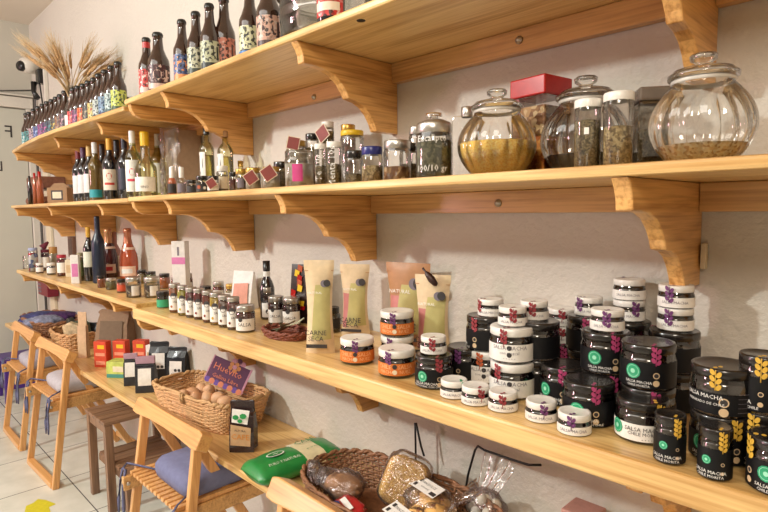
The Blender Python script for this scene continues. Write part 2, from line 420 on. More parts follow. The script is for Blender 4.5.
shelf('wall_shelf', 'middle pine shelf, far board carrying the wine bottles', -3.93, -2.072, ZS2B, .016, [-2.42, -3.17, -3.895], None)
shelf('wall_shelf', 'lower pine shelf, long near board crowded with preserve jars', -2.076, .9, ZS3, .042, [-1.79, -1.137, -.316, .5], -2.05, outline=None, bk=.8)
shelf('wall_shelf', 'lower pine shelf, far board with two sparkling wine bottles', -3.93, -2.08, ZS3B, .022, [-2.38, -3.13, -3.88], None)
bb = thing('bench_shelf', 'low pine counter board holding egg basket, coffee bags and bread', 'shelf', (-4.5, 0, ZB))
MB().box(0, 5.4, -.30, -.001, -.024, 0, W_SHELF).build('board', bb, bevel=.005)
MB().box(0, 5.4, -.024, -.001, -.075, -.0245, W_BAT).build('batten', bb, bevel=.002)
q = MB().lathe([(0, 0), (.009, 0), (.009, -.0008), (0, -.0008)], BLACK, 14).build('screw_hole', None)
P = atZ(361, 20.5, ZS1 - .018); q.parent = [c for c in COL.objects if c.name == 'wall_shelf'][0]
q.location = (P.x + 2.06, P.y, -.018)

# ------------------------------------------------------------------ folding chairs
def beam(mb, a, b, w, d, mat):
    """square bar from a to b: w across x, d across the other way"""
    a = Vector(a); b = Vector(b); t = (b - a).normalized(); u = Vector((1, 0, 0)); v = t.cross(u).normalized()
    vs = [p + u * (sx * w / 2) + v * (sy * d / 2) for p in (a, b) for sx, sy in ((-1, -1), (1, -1), (1, 1), (-1, 1))]
    return mb.add(vs, [(3, 2, 1, 0), (4, 5, 6, 7), (0, 1, 5, 4), (1, 2, 6, 5), (2, 3, 7, 6), (3, 0, 4, 7)], mat)
def chair(t):
    # rear frame stands on the room side, front frame slopes towards the wall
    for s in (-1, 1):
        beam(MB(), (s * .198, -.45, .0), (s * .188, -.365, .585), .021, .028, W_CHAIR).build('rear_leg', t, bevel=.003)
        beam(MB(), (s * .146, -.04, .0), (s * .146, -.35, .575), .020, .028, W_CHAIR).build('front_leg', t, bevel=.003)
        sr = MB().box(s * .168 - .0095, s * .168 + .0095, -.455, -.10, .352, .398, W_BAT).build('side_rail', t, bevel=.003)
        MB().lathe([(0, .004), (.006, .003), (.007, 0), (0, 0)], SILVER, 10, M=Matrix.Rotation(R(90), 4, 'Y')).build('bolt', sr, (s * .168 + .0097, -.44, .375))
    prof = [(-.232, -.026), (-.232, .020), (-.21, .026), (-.1, .025), (0, .024), (.1, .025), (.21, .026), (.232, .020), (.232, -.026), (.20, -.029), (.1, -.022), (0, -.020), (-.1, -.022), (-.20, -.029)]
    MB().prism(prof, -.02, .02, 1, W_CHAIRX, M=Matrix.Translation((0, -.362, .603)) @ Matrix.Rotation(R(-28), 4, 'X')).build('back_rail', t, bevel=.004)
    MB().box(-.186, .186, -.466, -.434, .002, .028, W_CHAIRX).build('foot_rail', t, bevel=.003)
    MB().box(-.135, .135, -.055, -.03, .04, .065, W_CHAIRX).build('stretcher', t, bevel=.003)
    sl = MB()
    for i in range(13):
        x = -.162 + i * .027
        sl.box(x - .009, x + .009, -.43, -.12, .399, .411, W_CHAIR)
    sl.build('seat_slats', t, bevel=.002)
def cushion(c1, c2):
    m1 = plain('cushion_%d' % c1[0], c1, .9, bump=.3, bscale=300); m2 = plain('cushion_tie_%d' % c2[0], c2, .9)
    def f(t):
        b = MB(); n = 18; rows = [(.0, .88), (.006, .97), (.02, 1.0), (.034, .99), (.044, .93), (.05, .8)]
        vs = []; fs = []
        for z, k in rows:
            for i in range(n * 2):
                a = 2 * PI * i / (2 * n); ca, sa = math.cos(a), math.sin(a); p = 9
                r = (abs(ca) ** p + abs(sa) ** p) ** (-1 / p)
                vs.append((.126 * r * ca * k, .138 * r * sa * k, z * 1.35))
        q = len(vs)
        for j in range(len(rows) - 1):
            for i in range(2 * n): fs.append((j * 2 * n + i, j * 2 * n + (i + 1) % (2 * n), (j + 1) * 2 * n + (i + 1) % (2 * n), (j + 1) * 2 * n + i))
        vs += [(0, 0, 0), (0, 0, .073)]
        for i in range(2 * n): fs.append((q, (i + 1) % (2 * n), i)); k = (len(rows) - 1) * 2 * n; fs.append((q + 1, k + i, k + (i + 1) % (2 * n)))
        b.add(vs, fs, m1, True).build('pad', t)
        for s in (-1, 1):
            b = MB()
            b.tube([(s * .115, -.128, .02), (s * .191 - .055, -.17, .012), (s * .191 - .040, -.19, .005), (s * .191 - .049, -.196, -.04), (s * .191 - .06, -.2, -.10), (s * .191 - .065, -.2, -.16)], [.004, .004, .005, .005, .006, .003], m2, 4)
            b.tube([(s * .191 - .040, -.19, .005), (s * .191 - .025, -.186, .004), (s * .191 - .015, -.2, -.05), (s * .191 - .011, -.202, -.11), (s * .191 - .013, -.202, -.15)], [.005, .005, .005, .006, .003], m2, 4)
            b.build('tie_ribbon', t)
    return f
CH = [(atY(274, 482, -.38).x + .232, 'folding pine chair at the lower picture edge before the bread basket', 'blue-grey seat cushion on the chair before the bread basket', (112, 116, 150)),
      (-1.675, 'folding pine chair in front of the egg basket', 'blue-grey seat cushion on the folding chair in front of the egg basket', (112, 116, 150)),
      (-3.02, 'middle folding pine chair, left of the dark slatted step stool', 'pale grey seat cushion on the middle folding chair', (178, 174, 180)),
      (-3.60, 'farthest folding pine chair at the left edge', 'pale grey seat cushion on the farthest folding chair', (168, 166, 176))]
for i, (x, lb, lc, cc) in enumerate(CH):
    inst('chair', chair, 'folding_chair', lb, 'chair', (x, -.015 * (x > -2), 0), R(2) * (i == 2), 'folding chairs along the counter')
    z = .4115
    inst('cush%d' % cc[0], cushion(cc, (96, 98, 128)), 'seat_cushion', lc, 'cushion', (x + .040, -.255 - .015 * (x > -2), z), 0, 'seat cushions on the chairs')

# slatted step stool
t = thing('step_stool', 'dark-stained wooden step stool with slatted top and lower step', 'stool', (-2.53, 0, 0))
for y in (-.325, -.04):
    for x, h in ((-.105, .372), (.105, .372)): beam(MB(), (x + (.012 if x > 0 else -.0), y, 0), (x, y, h), .028, .032, W_DARKZ).build('leg', t, bevel=.002)
    MB().box(-.09, .09, y - .012, y + .012, .335, .37, W_DARKZ).build('top_rail', t, bevel=.002)
    MB().box(-.09, .24, y - .012 + (.03 if y < -.2 else -.03), y + .012 + (.03 if y < -.2 else -.03), .155, .185, W_DARKZ).build('step_rail', t, bevel=.002)
    beam(MB(), (.235, y + (.03 if y < -.2 else -.03), 0), (.23, y + (.03 if y < -.2 else -.03), .155), .028, .03, W_DARKZ).build('step_leg', t, bevel=.002)
b = MB()
for i in range(5): b.box(-.125 + i * .051, -.125 + i * .051 + .044, -.345, -.02, .373, .390, W_DARK)
b.build('top_slats', t, bevel=.003)
b = MB()
for i in range(4): b.box(-.07 + i * .082, -.07 + i * .082 + .072, -.31, -.055, .186, .201, W_DARK)
b.build('step_slats', t, bevel=.003)

# purple stool by the far wall
PU = plain('purple_plastic', (72, 40, 130), .35)
t = thing('plastic_stool', 'small purple plastic stool on the floor behind the farthest chairs', 'stool', (-4.45, -.22, 0))
MB().box(-.13, .13, -.13, .13, .27, .295, PU).build('seat', t, bevel=.006)
for x in (-.11, .11):
    for y in (-.11, .11): beam(MB(), (x * 1.1, y * 1.1, 0), (x, y, .27), .03, .03, PU).build('leg', t, bevel=.003)
MB().box(-.1, .1, -.125, -.105, .09, .12, PU).build('stretcher', t); MB().box(.105, .125, -.1, .1, .09, .12, PU).build('stretcher', t)

# yellow floor sticker
pts = [atZ(px, py, .0008) for px, py in [(24, 515), (26, 506), (33, 503), (38, 499), (46, 500), (56, 504), (49, 507), (51, 514), (45, 522), (30, 524)]]
b = MB(); c = sum(pts, Vector()) / len(pts)
b.prism([(p.x - c.x, p.y - c.y) for p in pts], 0, .0006, 2, col((206, 196, 40), .5))
tag(b.build('floor_sticker', loc=(c.x, c.y, .0004)), 'yellow arrow sticker on the grey tiled floor', 'sticker')

# small things fixed to the wall
P = atY(72, 246, -.012)
b = MB().box(-.05, .05, -.01, .01, -.07, .06, col((110, 78, 62), .5)); b.box(-.035, .035, -.0112, -.01, -.05, .045, col((84, 60, 50), .5))
tag(b.build('wall_plaque', loc=P, bevel=0), 'small brown wooden plaque on the wall above the far preserves', 'plaque')
P = atY(216, 240, -.008)
WIRE = plain('black_wire', (20, 20, 22), .4)
def wire(pts, label):
    ps = [atY(px, py, y) for px, py, y in pts]; ps[0].z = ZB + .003; o = ps[0].copy()
    tag(MB().tube([p - o for p in ps], .0028, WIRE, 6).build('wire_stand', loc=o), label, 'wire stand')
wire([(416, 462, -.05), (415.5, 440, -.05), (415, 423, -.05), (416, 423, -.051), (421, 446, -.046), (424, 456, -.044)], 'upright black wire with a bent-back tip left of the cookie bags')
P = atY(704, 256, -.008)
tag(MB().box(-.004, .004, -.007, .007, -.022, .022, CREAM).build('paper_shim', loc=P, bevel=.001), 'small folded cream paper stuck beside the bracket over the right jars', 'paper')
wire([(462, 505, -.045), (468, 475, -.045), (475, 450, -.045), (478, 446, -.045), (484, 450, -.045), (510, 459, -.045), (529, 465, -.045), (541, 465, -.045)], 'bent black wire bracket rising behind the bag of white sweets')
# ------------------------------------------------------------------ builders for bottles, jars and packets
def beer(glass_m, lab_c, cap_m, neck_c=None, h=.232, r=.0305, lab2=None, text=None):
    def f(t):
        k = h / .232; q = r / .0305
        pr = [(0, 0), (.027 * q, 0), (.0305 * q, .004), (.0305 * q, .125 * k), (.029 * q, .138 * k), (.022 * q, .155 * k), (.0155 * q, .175 * k), (.0135 * q, .2 * k), (.0128 * q, .222 * k), (.0145 * q, .223 * k), (.0145 * q, .227 * k), (0, .228 * k)]
        MB().lathe(pr, glass_m, 20).build('bottle_body', t)
        MB().lathe([(.0150 * q, .219 * k), (.0155 * q, .226 * k), (.0125 * q, .232 * k), (0, .232 * k)], cap_m, 14).build('cap', t)
        b = MB(); rr = .0309 * q
        m = speck('busy_%d_%d_%d' % tuple(lab_c), [lab_c, lab_c, tuple(int(v * .8) for v in lab_c), lab_c, lab2 or lab_c, tuple(int(v * .35) for v in lab_c), lab_c, lab_c, tuple(int(v * .6 + 90) for v in lab_c)], 150, .45, 0, .0001)
        b.patch(rr, -1.35, 1.35, .022 * k, .116 * k, m, 12)
        if lab2:
            m2 = col(lab2, .45)
            b.patch(rr + .0003, -1.0, 1.0, .034 * k, .052 * k, m2, 8); b.spot(rr + .0003, 0, .082 * k, .016, m2); b.spot(rr + .0006, .05, .082 * k, .009, m, sq=.7)
            b.patch(rr + .0003, .75, .95, .06 * k, .1 * k, m2, 3)
        if text: b.text_cyl(text, rr + .0009, 0, .066 * k, .014, TXT_W)
        b.build('label', t)
        if neck_c: MB().patch(.0142 * q, -PI, PI, .178 * k, .215 * k, col(neck_c, .4), 12, r1=.0134 * q).build('neck_label', t)
    return f
def wine(glass_m, cap_c, lab_c, h=.30, r=.037, lab_z=(.06, .15), acc=None, liquid=None, text=None, slope=.175):
    def f(t):
        k = h / .30; q = r / .037
        pr = [(0, .004), (.02 * q, .003), (.034 * q, 0), (.037 * q, .005), (.037 * q, slope * k), (.035 * q, (slope + .014) * k), (.026 * q, (slope + .032) * k), (.0165 * q, (slope + .05) * k), (.0145 * q, .25 * k), (.014 * q, .292 * k), (0, .292 * k)]
        MB().lathe(pr, glass_m, 24).build('bottle_body', t)
        MB().lathe([(.0150 * q, .236 * k), (.0152 * q, .29 * k), (.0145 * q, .30 * k), (0, .30 * k)], col(cap_c, .35), 16).build('capsule', t)
        if lab_c:
            b = MB(); rr = .0374 * q
            b.patch(rr, -1.1, 1.1, lab_z[0] * k, lab_z[1] * k, col(lab_c, .5), 12)
            if acc:
                a = col(acc, .5); zc = (lab_z[0] + lab_z[1]) / 2 * k
                b.spot(rr + .0003, 0, zc + .015, .014, a, sq=.8); b.patch(rr + .0003, -.7, .7, zc - .022, zc - .012, a, 6)
            if text: b.text_cyl(text, rr + .0005, 0, (lab_z[0] + .02) * k, .013, TXT_D)
            b.build('label', t)
    return f
def sparkling(glass_m, foil_c, lab_c, acc, h=.30):
    def f(t):
        k = h / .30
        MB().lathe([(0, .004), (.03, 0), (.043, .006), (.043, .12 * k), (.040, .15 * k), (.030, .185 * k), (.020, .215 * k), (.0155, .245 * k), (.0150, .28 * k), (0, .28 * k)], glass_m, 24).build('bottle_body', t)
        MB().lathe([(.0222, .212 * k), (.0175, .24 * k), (.0165, .27 * k), (.0185, .274 * k), (.0178, .297 * k), (.012, .30 * k), (0, .30 * k)], col(foil_c, .25, metal=.5), 16).build('foil', t)
        b = MB(); b.patch(.0335, -PI, PI, .178 * k, .192 * k, col(lab_c, .5), 16, r1=.0285); b.build('neck_label', t)
        b = MB(); b.patch(.0436, -1.0, 1.0, .03 * k, .085 * k, col(lab_c, .5), 10); b.patch(.0439, -.6, .6, .045 * k, .07 * k, col(acc, .4), 6); b.build('label', t)
    return f
def jar(r, h, cont, lid, lab=None, fill=.85, lid_h=None, gm=None, neck=.9, lab_z=(.2, .75), lab_a=1.2, text=None, tsize=.012, spots=None, band=None, seg=24, tcol=None, vert=False, lidr=None):
    """straight preserve jar: glass, contents, lid, label"""
    gm = gm or GLASSD
    def f(t):
        lh = lid_h or min(.016, h * .22); rn = r * neck; hb = h - lh
        MB().lathe([(0, 0), (r * .9, 0), (r, r * .12), (r, hb - r * .28), (rn + (r - rn) * .3, hb - r * .08), (rn, hb), (rn * .96, hb + lh * .5)], gm, seg).build('glass_body', t)
        if cont:
            zc = max(.006, (hb - .002) * fill)
            rr = r * .955; top = min(rr, rn * .95) if zc > hb - r * .25 else rr
            MB().lathe([(0, .003), (rr * .9, .003), (rr, r * .14), (rr, min(zc, hb - r * .3)), (top, zc), (top * .5, zc + .002), (0, zc + .001)], cont, seg).build('contents', t)
        lr = lidr or rn * 1.06
        MB().lathe([(lr * .98, hb - lh * .05), (lr, hb), (lr, h - .002), (lr * .95, h), (lr * .85, h - .0008), (0, h - .0006)], lid, seg).build('lid', t)
        if lab or text:
            b = MB(); R0 = r + .0004; z0, z1 = hb * lab_z[0], hb * lab_z[1]
            if lab: b.patch(R0, -lab_a, lab_a, z0, z1, lab, 14)
            if band: b.patch(R0 + .0003, -lab_a, lab_a, z0, z0 + (z1 - z0) * .18, band, 14)
            tc = tcol or TXT_D
            if text:
                for i, s in enumerate(text):
                    zz = z1 - (z1 - z0) * (i + .7) / (len(text) + .4)
                    b.text_cyl(s, R0 + .0005, 0 if not vert else -.1, zz, tsize if i == 0 else tsize * .8, tc)
            if spots:
                for (a, zf, rf, m) in spots: b.spot(R0 + .0006, a, z0 + (z1 - z0) * zf, r * rf, m)
            b.build('label' if lab else 'lettering', t)
    return f
PINKL = plain('pink_leaf_seal', (166, 58, 104), .5); YELL = plain('yellow_leaf_seal', (210, 166, 60), .5); REDL = plain('red_leaf_seal', (140, 44, 52), .5); PURL = plain('purple_leaf_seal', (104, 52, 104), .5)
ORAL = plain('orange_leaf_seal', (176, 80, 40), .5)
GREENB = plain('green_badge', (32, 150, 104), .45); MINT = plain('pale_green_badge', (150, 214, 184), .45)
TAN = plain('tan_badge', (206, 178, 140), .5); GREYP = plain('grey_print', (120, 112, 122), .6)
def seal(t, r, rl, h, m, a=0, n=4, drop=.6):
    """vine-leaf guarantee strip over the lid and down the side"""
    b = MB(); s = min(.0044, r * .16)
    n = max(2, int(h * drop / (s * 1.9)))
    for i in range(n):
        for sg in (-1, 1):
            z = h - .004 - s * 1.9 * i - (s * .7 if sg > 0 else 0)
            b.spot(max(r, rl) + .0014, a + sg * s * .85 / r, z, s * 1.05, m, n=8, sq=.64, rot=-sg * .5)
    # two leaves lying on the lid
    for i, q in enumerate((.82, .62)):
        sg = 1 if i else -1; cx, cy = rl * q * math.sin(a) + sg * s * .5 * math.cos(a), -rl * q * math.cos(a) + sg * s * .5 * math.sin(a)
        b.add([(cx + s * .9 * math.cos(2 * PI * k / 8) * .7, cy + s * .9 * math.sin(2 * PI * k / 8), h + .0006) for k in range(8)], [tuple(range(8))], m)
    b.tube([((max(r, rl) + .001) * math.sin(a), -(max(r, rl) + .001) * math.cos(a), h - .001 - h * drop * j / 8) for j in range(9)], s * .16, m, 4)
    b.build('leaf_seal', t)
def cajeta(m=REDL, a=.1, r=.0255, h=.034):
    def f(t):
        jar(r, h, DARKJAM, WLID, WHITE, .95, lid_h=.010, neck=.93, lab_z=(.1, .66), lab_a=2.6, text=['ESENCIA'], tsize=.007, tcol=GREYP, lab_z_=None) if False else jar(r, h, DARKJAM, WLID, WHITE, .96, lid_h=.0105, neck=.92, lab_z=(.08, .68), lab_a=2.6, text=['SALSA MACHA'], tsize=.0065, tcol=GREYP)(t)
        seal(t, r, r * .975, h, m, a, 4, .7)
    return f
def bigwhite(m=REDL, a=-.2, r=.041, h=.064):
    def f(t):
        jar(r, h, DARKJAM, WLID, WHITE, .96, lid_h=.014, neck=.92, lab_z=(.1, .72), lab_a=2.4, text=['SALSA MACHA', 'con mezcal', '- - - - -'], tsize=.010, tcol=GREYP, spots=[(.0, .8, .11, TXT_D), (.0, .4, .11, TXT_D)])(t)
        seal(t, r, r * .975, h, m, a, 5, .5)
    return f
def orangejar(m=PURL, a=-.2, r=.0385, h=.057):
    OR = plain('orange_label', (214, 118, 48), .5)
    def f(t):
        jar(r, h, DARKJAM, WLID, OR, .96, lid_h=.014, neck=.94, lab_z=(.16, .74), lab_a=2.6, text=['CHILE    SALSA', 'MACHA    NUEZ'], tsize=.012, tcol=plain('pale_orange_print', (242, 190, 140), .6, var=0), spots=[(.0, .75, .13, TXT_D), (.0, .3, .13, CREAM)])(t)
        seal(t, r, r * .99, h, m, a, 5, .45)
    return f
def blackjar(m=PINKL, r=.040, h=.0675, a=.55, badge=-.45, wl=False, tall=False, lidm=None):
    BL = plain('black_label', (11, 11, 14), .5, spec=.3)
    def f(t):
        sp = [(badge, .62, .29, GREENB), (badge, .62, .235, MINT), (badge, .62, .215, GREENB), (badge, .62, .09, MINT), (a + .02, .52, .12, TAN), (a + .02, .52, .085, TXT_D), (a + .02, .22, .12, TAN)]
        jar(r, h, DARKJAM, lidm or BLID, WHITE if wl else BL, .96, lid_h=.013, neck=.93, lab_z=(.06, .78) if not wl else (.12, .62), lab_a=1.7,
            text=None, spots=sp)(t)
        b = MB(); hb = h - .013; R0 = r + .0014; c = TXT_D if wl else TXT_W
        if tall: b.text_cyl('SALSA MACHA', R0, badge + .2, hb * .22, .0060, c); b.text_cyl('CHILE MORITA', R0, badge + .2, hb * .12, .005, c)
        elif wl: b.text_cyl('SALSA MACHA', R0, .15, hb * .47, .0085, c); b.text_cyl('CHILE MORITA', R0, .15, hb * .34, .007, c); b.text_cyl('- - - -', R0, .25, hb * .2, .007, c)
        else: b.text_cyl('SALSA MACHA', R0, badge + .2, hb * .24, .0075, c); b.text_cyl('TRADICIONAL CON CHILE', R0, badge + .25, hb * .13, .0052, c)
        b.build('lettering', t)
        seal(t, r, r * .985, h, m, a, 4, .42)
    return f

LAST = []
def stand(key, fn, name, label, cat, P, z, rz=None, group=None, k=.8):
    rz = face_cam(P, k) if rz is None else rz
    return inst(key, fn, name, label, cat, (P[0], P[1], z), rz, group)
def on_shelf(cx, ybase, z, r):
    """centre of a round thing whose near foot shows at (cx, ybase)"""
    P = atZ(cx, ybase, z); u = Vector((P.x, P.y + CD, 0)).normalized()
    return P + u * r

# ------------------------------------------------------------------ top shelf, far board: the long row of beer bottles
row = [ # cx, top y, label colour, second colour, description
 (117.5, 62, (196, 208, 96), (60, 80, 50), 'yellow-green label, nearest bottle of the far row'),
 (111, 66, (176, 196, 196), (60, 90, 90), 'pale blue-grey label, second from the near end of the far row'),
 (104.5, 70, (120, 150, 178), (40, 60, 100), 'slate blue label, third from the near end of the far row'),
 (98.5, 74, (186, 196, 190), (40, 46, 60), 'grey-white label, fourth from the near end of the far row'),
 (93.5, 78, (206, 194, 120), (170, 50, 50), 'cream label with a red mark, fifth in the far row'),
 (88, 81, (70, 62, 60), (160, 150, 120), 'dark label with a thin pale stripe left of the cream label'),
 (83, 84, (222, 88, 42), (240, 180, 120), 'bright orange label'),
 (77.5, 86, (112, 58, 96), (196, 110, 160), 'purple label right of the red-labelled bottle'),
 (73, 88, (206, 60, 62), (240, 160, 150), 'plain red label beside the wheat vase'),
 (64.5, 91, (80, 58, 66), (190, 150, 160), 'dark patterned label just left of the wheat vase'),
 (60, 94.5, (150, 112, 84), (70, 40, 60), 'brown mottled label left of the wheat vase'),
 (56, 97, (60, 60, 66), (220, 190, 70), 'black label with a yellow round spot'),
 (51.5, 99.5, (44, 52, 74), (70, 140, 140), 'navy label with a teal mark'),
 (47, 101.5, (60, 50, 90), (196, 80, 150), 'dark violet label with a pink mark'),
 (42.5, 104, (150, 76, 130), (60, 60, 120), 'magenta label'),
 (38, 106.5, (70, 90, 150), (160, 180, 220), 'blue label'),
 (33.5, 109, (186, 160, 170), (80, 60, 90), 'pale mauve label'),
 (29, 112, (70, 140, 140), (30, 50, 60), 'teal label'),
 (24, 114.5, (100, 170, 176), (230, 230, 230), 'light turquoise label, second from the far end'),
 (19, 118, (140, 90, 90), (60, 60, 100), 'reddish-brown label at the far end of the top shelf')]
for i, (cx, y, c1, c2, ds) in enumerate(row):
    P = atZ(cx, y, ZS1B + .232); P.x = max(P.x, -3.95)
    o = stand('b%d' % i, beer(BROWNG, c1, BLACK, None, lab2=c2), 'beer_bottle', 'brown beer bottle, ' + ds, 'bottle', P, ZS1B, face_cam(P, .8), 'beer bottles on the top shelf')
near = [
 (146, 38, (196, 44, 40), (230, 200, 190), (186, 40, 40), .030, 'brown beer bottle with red label and red neck label', None),
 (157.5, 33, (72, 30, 34), (220, 190, 180), None, .037, 'stout dark beer bottle with maroon label beside the red-necked bottle', None),
 (181.5, 20, (70, 90, 140), (230, 150, 90), None, .030, 'brown beer bottle with a split blue and orange label', None),
 (195.5, 12, (196, 196, 170), (50, 60, 50), None, .030, 'brown beer bottle with pale grey-green figure label, right of the blue-labelled one', None),
 (209, 4, (186, 190, 160), (40, 44, 40), None, .030, 'brown beer bottle with greenish white skull label, left of the salmon-labelled one', None),
 (223.5, -3, (196, 120, 100), (90, 50, 40), None, .0325, 'tall brown bottle with a salmon and dark drawn label', None),
 (249, -14, (216, 216, 176), (40, 40, 44), None, .031, 'brown beer bottle with cream label and a blue stripe', 1),
 (268, -26, (206, 164, 146), (70, 44, 44), None, .034, 'brown beer bottle with pinkish label, beside the glass bowl', None)]
for i, (cx, y, c1, c2, nk, r, ds, ex) in enumerate(near):
    hh = .232 if i != 5 else .26
    P = atZ(cx, y, ZS1 + hh)
    o = stand('n%d' % i, beer(BROWNG, c1, BLACK, nk, h=hh, r=r, lab2=c2), 'beer_bottle', ds, 'bottle', P, ZS1, face_cam(P, .85), 'beer bottles on the top shelf')
    if ex:
        lb = [c for c in o.children if c.name.startswith('label')][0]
        MB().patch(.0325, -1.2, 1.2, .029, .048, col((52, 120, 190), .45), 8).build('blue_band', lb)
P = atY(331, 8, -.27)
stand('red2', beer(DARKG, (196, 44, 40), BLACK, None, r=.031, lab2=(236, 220, 200)), 'beer_bottle', 'dark bottle with red and white label, rightmost on the top shelf', 'bottle', P, ZS1, face_cam(P, .6))
# big shallow glass bowl with thick rim
P = atY(331, 22, -.165)
t = thing('cake_dome_jar', 'large clear glass jar lying behind the bottles at the top right', 'jar', (P.x, -.165, ZS1))
MB().lathe([(0, .004), (.10, .004), (.125, .03), (.13, .075), (.125, .12), (.135, .126), (.135, .134), (.12, .132), (.122, .075), (.118, .035), (.09, .012), (0, .010)], glass('smoky_glass', (.80, .80, .78), edge=.3, base=.12), 36).build('glass_body', t)
MB().lathe([(.136, .134), (.13, .16), (.09, .19), (.03, .205), (.012, .207), (.012, .215), (.022, .225), (.018, .238), (0, .24)], glass('smoky_glass', (.8, .8, .78)), 36).build('lid', t)
# silvery bowl glimpsed between the two boards
P = atY(131, 86, -.13)
t = thing('glass_bowl', 'low clear glass bowl behind the beer bottles where the top boards meet', 'bowl', (P.x + .04, -.13, ZS1))
MB().lathe([(0, .003), (.05, .003), (.09, .03), (.105, .07), (.108, .07), (.094, .028), (.05, 0), (0, 0)], glass('smoky_glass', (.8, .8, .78)), 30).build('glass_body', t)
MB().lathe([(.107, .071), (.11, .075), (.107, .079), (.1, .075)], SILVER, 30).build('rim', t)

# wheat in a clear bottle
P = atZ(71, 88, ZS1B + .235)
VP = (P.x, P.y, ZS1B)
t = thing('wheat_vase', 'clear glass bottle with white label used as a vase for dried wheat', 'vase', VP, face_cam(P, .8))
MB().lathe([(0, 0), (.03, 0), (.034, .006), (.034, .12), (.026, .155), (.015, .18), (.0135, .235), (.0155, .238), (.0155, .244), (.012, .244), (.012, .2), (.03, .12), (.031, .008), (0, .006)], GLASS, 20).build('glass_body', t)
MB().patch(.0346, -1.2, 1.2, .035, .1, WHITE, 10).build('label', t)
STRAW = plain('dry_straw', (214, 184, 140), .8, var=.25, vscale=40); EAR = plain('wheat_ear', (188, 148, 104), .8, var=.3, vscale=120)
def stalk(L, bend):
    def f(t):
        pts = [(bend * (s ** 2.2) * L, 0, s * L * (1 - .25 * abs(bend) * s)) for s in [i / 7 for i in range(8)]]
        MB().tube(pts, .0017, STRAW, 4).build('stem', t)
        a = Vector(pts[-2]); b_ = Vector(pts[-1]); d = (b_ - a).normalized(); b = MB()
        e = b_ + d * .075
        b.tube([b_, b_ + d * .012, b_ + d * .04, b_ + d * .065, e], [.002, .0065, .007, .005, .001], EAR, 5)
        for k in range(12):
            s = k / 11; o = b_ + d * (.008 + .06 * s); w = Vector((math.cos(k * 2.4), math.sin(k * 2.4), 0)) * .2
            b.tube([o, o + (d + w).normalized() * .09], [.0009, .0004], STRAW, 3)
        b.build('ear', t)
    return f
rs = random.Random(3)
for i in range(70):
    ln, bd = [(.15, .15), (.20, .32), (.23, .22), (.17, .08), (.12, .28)][i % 5]
    # fan: right side dense and leaning towards +x, a few far to the left
    u = rs.random()
    tilt = -.36 + 1.02 * u
    o = inst('stalk%d' % (i % 5), stalk(ln, bd), 'wheat_stalk', 'dried wheat stalk standing in the clear bottle on the top shelf', 'wheat', (VP[0] + rs.uniform(-.006, .006), VP[1] + rs.uniform(-.006, .006), ZS1B + .17), 0, 'dried wheat stalks in the bottle')
    # lean mostly across the view: the fan opens along the shelf wall and out into the room
    ax = face_cam(P, 1.0)
    o.rotation_euler = (Matrix.Rotation(ax, 3, 'Z') @ Matrix.Rotation(tilt * .95, 3, 'Y') @ Matrix.Rotation(rs.uniform(-.25, .12), 3, 'X') @ Matrix.Rotation((0 if tilt > 0 else PI) + rs.uniform(-.5, .5) * (5 if abs(tilt) < .22 else 1), 3, 'Z')).to_euler()
# ------------------------------------------------------------------ middle shelf
def pj(key, cx, w, ytop, y, maker, name, label, cat='jar', z=None, group=None, k=.85, rz=None):
    """thing on the middle shelf: y is its distance from the wall plane; width and top from the look of it"""
    z = ZS2 if z is None else z
    P = atY(cx, ytop, y); r = rad(w, (P.x, y, z)); h = P.z - z
    return stand(key, maker(r, h), name, label, cat, P, z, face_cam(P, k) if rz is None else rz, group)
Z2B = ZS2B
def W(glass_m, cap, lab, **k): return lambda r, h: wine(glass_m, cap, lab, h=h, r=min(r, .04), **k)
wines = [
 (77.5, 9, 149, DARKG, (110, 24, 40), (222, 220, 220), None, 'dark red wine bottle with burgundy capsule and white label, farthest of the wine row'),
 (82.5, 9, 147.5, DARKG, (84, 50, 84), (226, 222, 222), None, 'dark wine bottle with purple capsule and long white label'),
 (88.5, 9, 146, DARKG, (206, 172, 110), (226, 222, 220), None, 'dark wine bottle with tan capsule, left of the white-capped amber bottle'),
 (94, 10, 142.5, plain('amber_wine', (120, 96, 50), .1, coat=.6, trans=.4), (220, 220, 222), (36, 150, 160), None, 'amber wine bottle with long white capsule and teal label'),
 (101.5, 10, 144, DARKG, (40, 30, 34), (180, 44, 50), None, 'dark wine bottle with small red label'),
 (108.5, 10, 138.5, DARKG, (214, 160, 56), (224, 212, 196), (190, 60, 50), 'dark wine bottle with golden capsule and picture label'),
 (116, 10, 140, DARKG, (34, 34, 44), (44, 44, 54), (220, 220, 220), 'dark wine bottle with black capsule and white neck band'),
 (123.5, 11, 137, DARKG, (28, 32, 52), (36, 40, 58), None, 'dark wine bottle with navy capsule and dark label')]
for i, (cx, w, y, g_, cap, lab, acc, ds) in enumerate(wines):
    P = atZ(cx, y, Z2B + .262)
    stand('w%d' % i, wine(g_, cap, lab, h=.262, r=.029, acc=acc, lab_z=(.05, .15) if i != 3 else (.02, .06)), 'wine_bottle', ds, 'bottle', P, Z2B, face_cam(P, .85), 'wine bottles on the middle shelf')
P = atZ(131.5, 131, ZS2 + .262)
stand('ww1', wine(GWINE, (222, 222, 224), (228, 228, 220), h=.262, r=.029, acc=(206, 60, 80), lab_z=(.03, .17)), 'wine_bottle', 'white wine bottle with white capsule and tall white label', 'bottle', P, ZS2, face_cam(P, .85), 'wine bottles on the middle shelf')
P = atZ(144, 132, ZS2 + .255)
stand('ww2', wine(YWINE, (220, 176, 30), (236, 234, 222), h=.255, r=.041, lab_z=(.03, .095), text='VINO', slope=.13), 'wine_bottle', 'wide pale yellow wine bottle with bright yellow cap and ribbon', 'bottle', P, ZS2, face_cam(P, .85), 'wine bottles on the middle shelf')
P = atZ(156.5, 134, ZS2 + .275)
